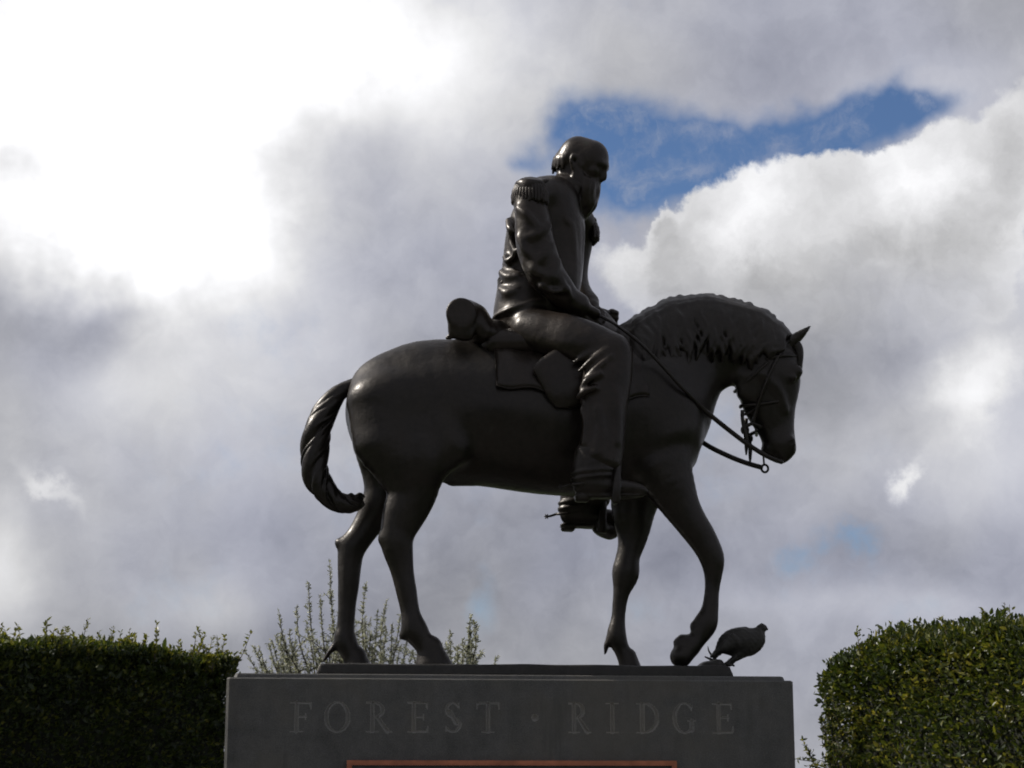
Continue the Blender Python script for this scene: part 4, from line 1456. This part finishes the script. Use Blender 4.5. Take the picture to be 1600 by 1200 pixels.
def hedge(name, label, path, thick, height, dens, seed, ragged, face_left, loose=0.06):
    """path: list of (x, y) along the visible face; the body lies on its outer side"""
    rg = np.random.default_rng(seed)
    root = empty(name, (path[0][0], path[0][1], 0))
    tag(root, label, 'hedge', 'clipped hedges round the monument')
    off = np.array([path[0][0], path[0][1], 0.0])
    pts = spline(np.array(path, float), 6)
    seg = np.diff(pts, axis=0)
    ln = np.hypot(seg[:, 0], seg[:, 1])
    cum_ = np.concatenate([[0], np.cumsum(ln)])
    Ltot = cum_[-1]

    def at(s):
        i = np.clip(np.searchsorted(cum_, s, 'right') - 1, 0, len(seg) - 1)
        t = (s - cum_[i]) / ln[i]
        p = pts[i] + seg[i] * t[:, None]
        d = seg[i] / ln[i][:, None]
        nrm = np.stack([d[:, 1], -d[:, 0]], 1) * face_left       # outward from the visible face
        return p, nrm, d

    def hgt(s):
        return height(s / Ltot)

    B, D, N, T, LN = [], [], [], [], []
    def shell(n, kind):
        s = rg.uniform(0, Ltot, n)
        p, nr, dd = at(s)
        H = hgt(s)
        if kind == 'face':
            z = H - (H - 0.05) * rg.uniform(0, 1, n) ** 1.7
            q = np.column_stack([p, z])
            out = np.column_stack([nr, np.zeros(n)])
            depth_ = np.abs(rg.normal(0, 0.05, n))
            topr = np.clip((z - (H - 0.18)) / 0.18, 0, 1) ** 2 * 0.10
            q = q - out * (depth_ + topr)[:, None]
        elif kind == 'top':
            v = rg.uniform(0, thick, n)
            q = np.column_stack([p - nr * v[:, None], H - np.abs(rg.normal(0, 0.04, n))])
            out = np.tile([0, 0, 1.0], (n, 1))
        elif kind == 'back':
            z = H - (H - 0.05) * rg.uniform(0, 1, n) ** 1.7
            q = np.column_stack([p - nr * thick, z])
            out = np.column_stack([-nr, np.zeros(n)])
            q = q - out * np.abs(rg.normal(0, 0.05, n))[:, None]
        else:
            e = kind == 'end1'
            p, nr, dd = at(np.full(n, Ltot - 1e-4 if e else 1e-4))
            H = hgt(np.full(n, Ltot if e else 0.0))
            z = H - (H - 0.05) * rg.uniform(0, 1, n) ** 1.7
            v = rg.uniform(0, thick, n)
            out = np.column_stack([dd * (1 if e else -1), np.zeros(n)])
            q = np.column_stack([p - nr * v[:, None], z]) - out * np.abs(rg.normal(0, 0.06, n))[:, None]
        q = q + out * (lump(q, seed) * loose + rg.normal(0, 0.02 + 0.15 * (loose - 0.06), n))[:, None]
        dr = out + rg.normal(0, 0.75, (n, 3)) + np.array([0, 0, 0.45])
        nm = out * 0.5 + rg.normal(0, 0.8, (n, 3))
        B.append(q); D.append(dr); N.append(nm)
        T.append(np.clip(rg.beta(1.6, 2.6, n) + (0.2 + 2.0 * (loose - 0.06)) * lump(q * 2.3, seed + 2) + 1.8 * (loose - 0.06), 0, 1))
        LN.append(0.018 + rg.gamma(3.0, 0.0055, n))
    Hm = float(height(0.5))
    shell(int(dens * Ltot * 1.6), 'face')
    shell(int(dens * 1.6 * Ltot * thick), 'top')
    shell(int(dens * 0.5 * Ltot * 1.5), 'back')
    shell(int(dens * thick * 3.2), 'end0')
    shell(int(dens * thick * 3.2), 'end1')
    B, D, N, T, LN = np.vstack(B), np.vstack(D), np.vstack(N), np.concatenate(T), np.concatenate(LN)
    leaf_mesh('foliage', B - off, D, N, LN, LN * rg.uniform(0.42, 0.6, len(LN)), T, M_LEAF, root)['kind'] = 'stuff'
    # young shoots that stand out of the clipped surface
    stems = []
    SB, SD, SN, SL = [], [], [], []
    ns = int(Ltot * ragged)
    ss = rg.uniform(0, Ltot, ns)
    p, nr, dd = at(ss)
    H = hgt(ss)
    for i in range(ns):
        v = rg.uniform(-0.02, thick * 0.95)
        b = np.array([*(p[i] - nr[i] * v), H[i] - 0.08 + 0.07 * float(lump(np.array([[p[i][0], p[i][1], H[i]]]), seed)[0])])
        lean = rg.normal(0, 0.22, 2)
        ht = min(0.26, 0.03 + rg.gamma(1.8, 0.034))
        tip = b + np.array([lean[0] * ht, lean[1] * ht, ht + 0.06])
        if ht > 0.09 or rg.uniform() < 0.5:
            stems.append(tube([b - off, (b + tip) / 2 - off + rg.normal(0, 0.008, 3), tip - off], [0.0035, 0.003, 0.0015], 4, 2))
        m = int(14 + ht * 80)
        tt = rg.uniform(0.0, 1, m) ** 1.1
        SB.append(b + (tip - b) * tt[:, None] + rg.normal(0, 0.004, (m, 3)))
        a_ = rg.uniform(0, 6.28, m)
        SD.append(np.column_stack([np.cos(a_) * 0.7, np.sin(a_) * 0.7, rg.uniform(0.25, 1.1, m)]))
        SN.append(np.column_stack([rg.normal(0, 0.5, m), rg.normal(0, 0.5, m), np.ones(m)]))
        SL.append(rg.uniform(0.022, 0.042, m))
    SB, SD, SN, SL = np.vstack(SB), np.vstack(SD), np.vstack(SN), np.concatenate(SL)
    leaf_mesh('young_shoots', SB - off, SD, SN, SL, SL * 0.52, rg.uniform(0, 1, len(SL)), M_SHOOT, root)['kind'] = 'stuff'
    # woody inside, a dark uneven body of packed twigs
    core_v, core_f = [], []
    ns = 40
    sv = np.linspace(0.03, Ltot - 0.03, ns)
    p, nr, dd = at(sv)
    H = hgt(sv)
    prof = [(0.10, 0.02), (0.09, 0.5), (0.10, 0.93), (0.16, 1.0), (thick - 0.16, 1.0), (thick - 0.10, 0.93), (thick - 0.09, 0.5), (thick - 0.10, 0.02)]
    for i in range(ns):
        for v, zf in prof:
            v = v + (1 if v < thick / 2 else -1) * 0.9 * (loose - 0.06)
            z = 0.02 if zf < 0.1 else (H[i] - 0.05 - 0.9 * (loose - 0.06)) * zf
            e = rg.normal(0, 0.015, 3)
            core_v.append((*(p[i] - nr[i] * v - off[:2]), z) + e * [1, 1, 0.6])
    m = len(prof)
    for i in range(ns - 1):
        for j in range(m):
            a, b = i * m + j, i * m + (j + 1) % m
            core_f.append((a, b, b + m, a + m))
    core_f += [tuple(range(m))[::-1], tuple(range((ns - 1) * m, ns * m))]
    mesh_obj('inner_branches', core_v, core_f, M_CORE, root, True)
    # trunks
    for i in range(2, ns, 6):
        c = p[i] - nr[i] * thick * 0.5 - off[:2]
        V, Fc = tube([(c[0], c[1], -0.02), (c[0] + 0.03, c[1], 0.5), (c[0], c[1] + 0.03, 1.4)], [0.03, 0.025, 0.015], 6, 2)
        mesh_obj('trunk', V, Fc, M_BARK, root, True)
    V, Fc = join(stems)
    mesh_obj('shoot_stems', V, Fc, M_BARK, root, True)['kind'] = 'stuff'
    return root


def sky_xy(px_, dist):
    return ((px_ - 800) / F * dist / math.cos(PITCH), dist)


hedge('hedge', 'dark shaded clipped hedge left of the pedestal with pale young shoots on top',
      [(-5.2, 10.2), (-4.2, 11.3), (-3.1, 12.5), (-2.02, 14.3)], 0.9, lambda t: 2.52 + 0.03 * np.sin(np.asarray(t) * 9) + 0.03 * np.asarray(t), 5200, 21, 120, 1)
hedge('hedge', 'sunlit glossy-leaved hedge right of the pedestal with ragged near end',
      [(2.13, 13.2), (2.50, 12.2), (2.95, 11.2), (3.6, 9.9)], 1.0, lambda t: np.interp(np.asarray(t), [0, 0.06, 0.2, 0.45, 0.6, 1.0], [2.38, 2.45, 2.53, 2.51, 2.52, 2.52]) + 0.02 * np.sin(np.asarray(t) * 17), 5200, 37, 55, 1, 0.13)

# sprays that stick out sideways from the right hedge's end
rg = np.random.default_rng(5)


def spray_plant(name, label, cat, root_xyz, tips, leaf_len, mat, seed, per_m=120, start=0.3, wood=0.012, leaf_w=0.3, spread=0.0):
    rg = np.random.default_rng(seed)
    root = empty(name, (root_xyz[0], root_xyz[1], 0))
    tag(root, label, cat)
    off = np.array([root_xyz[0], root_xyz[1], 0.0])
    base = np.array(root_xyz, float)
    tb = [tube([base * [1, 1, 0] - off + [0, 0, -0.02], base - off], [wood * 2.2, wood * 1.6], 7, 1)]
    B, D, N, L = [], [], [], []
    trunk = base.copy()
    for tip in tips:
        tip = np.array(tip, float)
        base = trunk + np.array([(tip - trunk)[0] * rg.uniform(0.25, 0.6), (tip - trunk)[1] * 0.5, rg.uniform(-0.10, 0.12)])
        tb.append(tube([trunk - [0, 0, 0.25], (trunk + base) / 2 - [0, 0, 0.10], base], [wood * 1.3, wood * 1.1, wood], 5, 2))
        m1 = base + (tip - base) * 0.45 + np.array([(tip - base)[0] * 0.10, rg.normal(0, 0.06), -0.02]) + rg.normal(0, 0.02, 3)
        m2 = base + (tip - base) * 0.75 + np.array([(tip - base)[0] * 0.05, rg.normal(0, 0.04), 0.0]) + rg.normal(0, 0.012, 3)
        c = spline([base, m1, m2, tip], 5)
        tb.append(tube(c, np.linspace(wood, 0.0018, len(c)), 5, 1))
        sides = [(c, start)]
        for _ in range(9):
            k = rg.integers(int(len(c) * 0.35), int(len(c) * 0.8))
            e = c[k] + np.array([rg.normal(0, 0.055), rg.normal(0, 0.08), rg.uniform(0.0, 0.11)])
            cc_ = spline([c[k], (c[k] + e) / 2 + rg.normal(0, 0.012, 3), e], 4)
            tb.append(tube(cc_, np.linspace(0.0035, 0.0012, len(cc_)), 4, 1))
            sides.append((cc_, 0.05))
        for cv, s0 in sides:
            ln = np.linalg.norm(np.diff(cv, axis=0), axis=1).sum()
            m = max(4, int(ln * per_m))
            t = rg.uniform(s0, 1, m) * (len(cv) - 1.001)
            i = t.astype(int)
            q = cv[i] + (cv[i + 1] - cv[i]) * (t - i)[:, None]
            ax = cv[i + 1] - cv[i]
            ax /= np.linalg.norm(ax, axis=1)[:, None]
            B.append(q)
            D.append(ax * 0.7 + rg.normal(0, 0.7, (m, 3)))
            N.append(rg.normal(0, 1, (m, 3)))
            L.append(leaf_len * rg.uniform(0.6, 1.25, m))
    # tubes other than the first were made in world space: shift them
    V2, F2 = join([(v - (off if k else 0), f) for k, (v, f) in enumerate(tb)])
    mesh_obj('stems', V2, F2, M_BARK, root, True)
    B, D, N, L = np.vstack(B), np.vstack(D), np.vstack(N), np.concatenate(L)
    leaf_mesh('leaves', B - off, D, N, L, L * leaf_w, rg.uniform(0, 1, len(L)), mat, root)['kind'] = 'stuff'
    return root


def Wp(px_, py_, dist):
    r = pix_dir(px_, py_)
    return EYEP + r * (dist / r[1])


tips1 = [(515, 878), (482, 912), (436, 956), (463, 948), (540, 898), (572, 912), (604, 938), (626, 960), (500, 930), (452, 985), (590, 955), (612, 975), (545, 940), (425, 1000),
         (478, 970), (640, 985), (570, 965), (520, 960), (405, 1012), (655, 1000), (600, 1000), (560, 1000), (495, 1000), (440, 1015), (625, 1010), (385, 1020), (535, 1000)]
tips1 += [(random.gauss(530, 75), random.uniform(985, 1032)) for _ in range(24)]
tp = [Wp(x, y, 12.6 + random.uniform(-0.35, 0.35)) for x, y in tips1]
spray_plant('silvery_shrub', 'silvery small-leaved shrub with fanning shoots behind the hind legs', 'shrub', (-0.98, 12.6, 1.75), tp, 0.025, M_OLIVE, 3, 190, 0.25, 0.008, 0.32)
tips2 = [(735, 962), (741, 972), (733, 985), (703, 988), (715, 1012), (690, 1008), (738, 1000), (680, 1016), (725, 1020)]
tp = [Wp(x, y, 12.3 + random.uniform(-0.2, 0.2)) for x, y in tips2]
spray_plant('silvery_shrub', 'small silvery shrub with one upright shoot, right of the larger shrub', 'shrub', (-0.36, 12.3, 1.95), tp, 0.026, M_OLIVE, 4, 230, 0.35, 0.007, 0.34)
tips3 = [Wp(x, y, 12.7 + random.uniform(-0.2, 0.2)) for x, y in [(1288, 1088), (1290, 1110), (1282, 1120), (1296, 1130), (1284, 1142), (1254, 1156), (1292, 1160), (1296, 1100), (1300, 1075)]]
spray_plant('wispy_bush', 'wispy loose sprays at the end of the right hedge', 'bush', (2.36, 12.75, 1.50), tips3, 0.032, M_LEAF, 6, 120, 0.3, 0.008, 0.42)
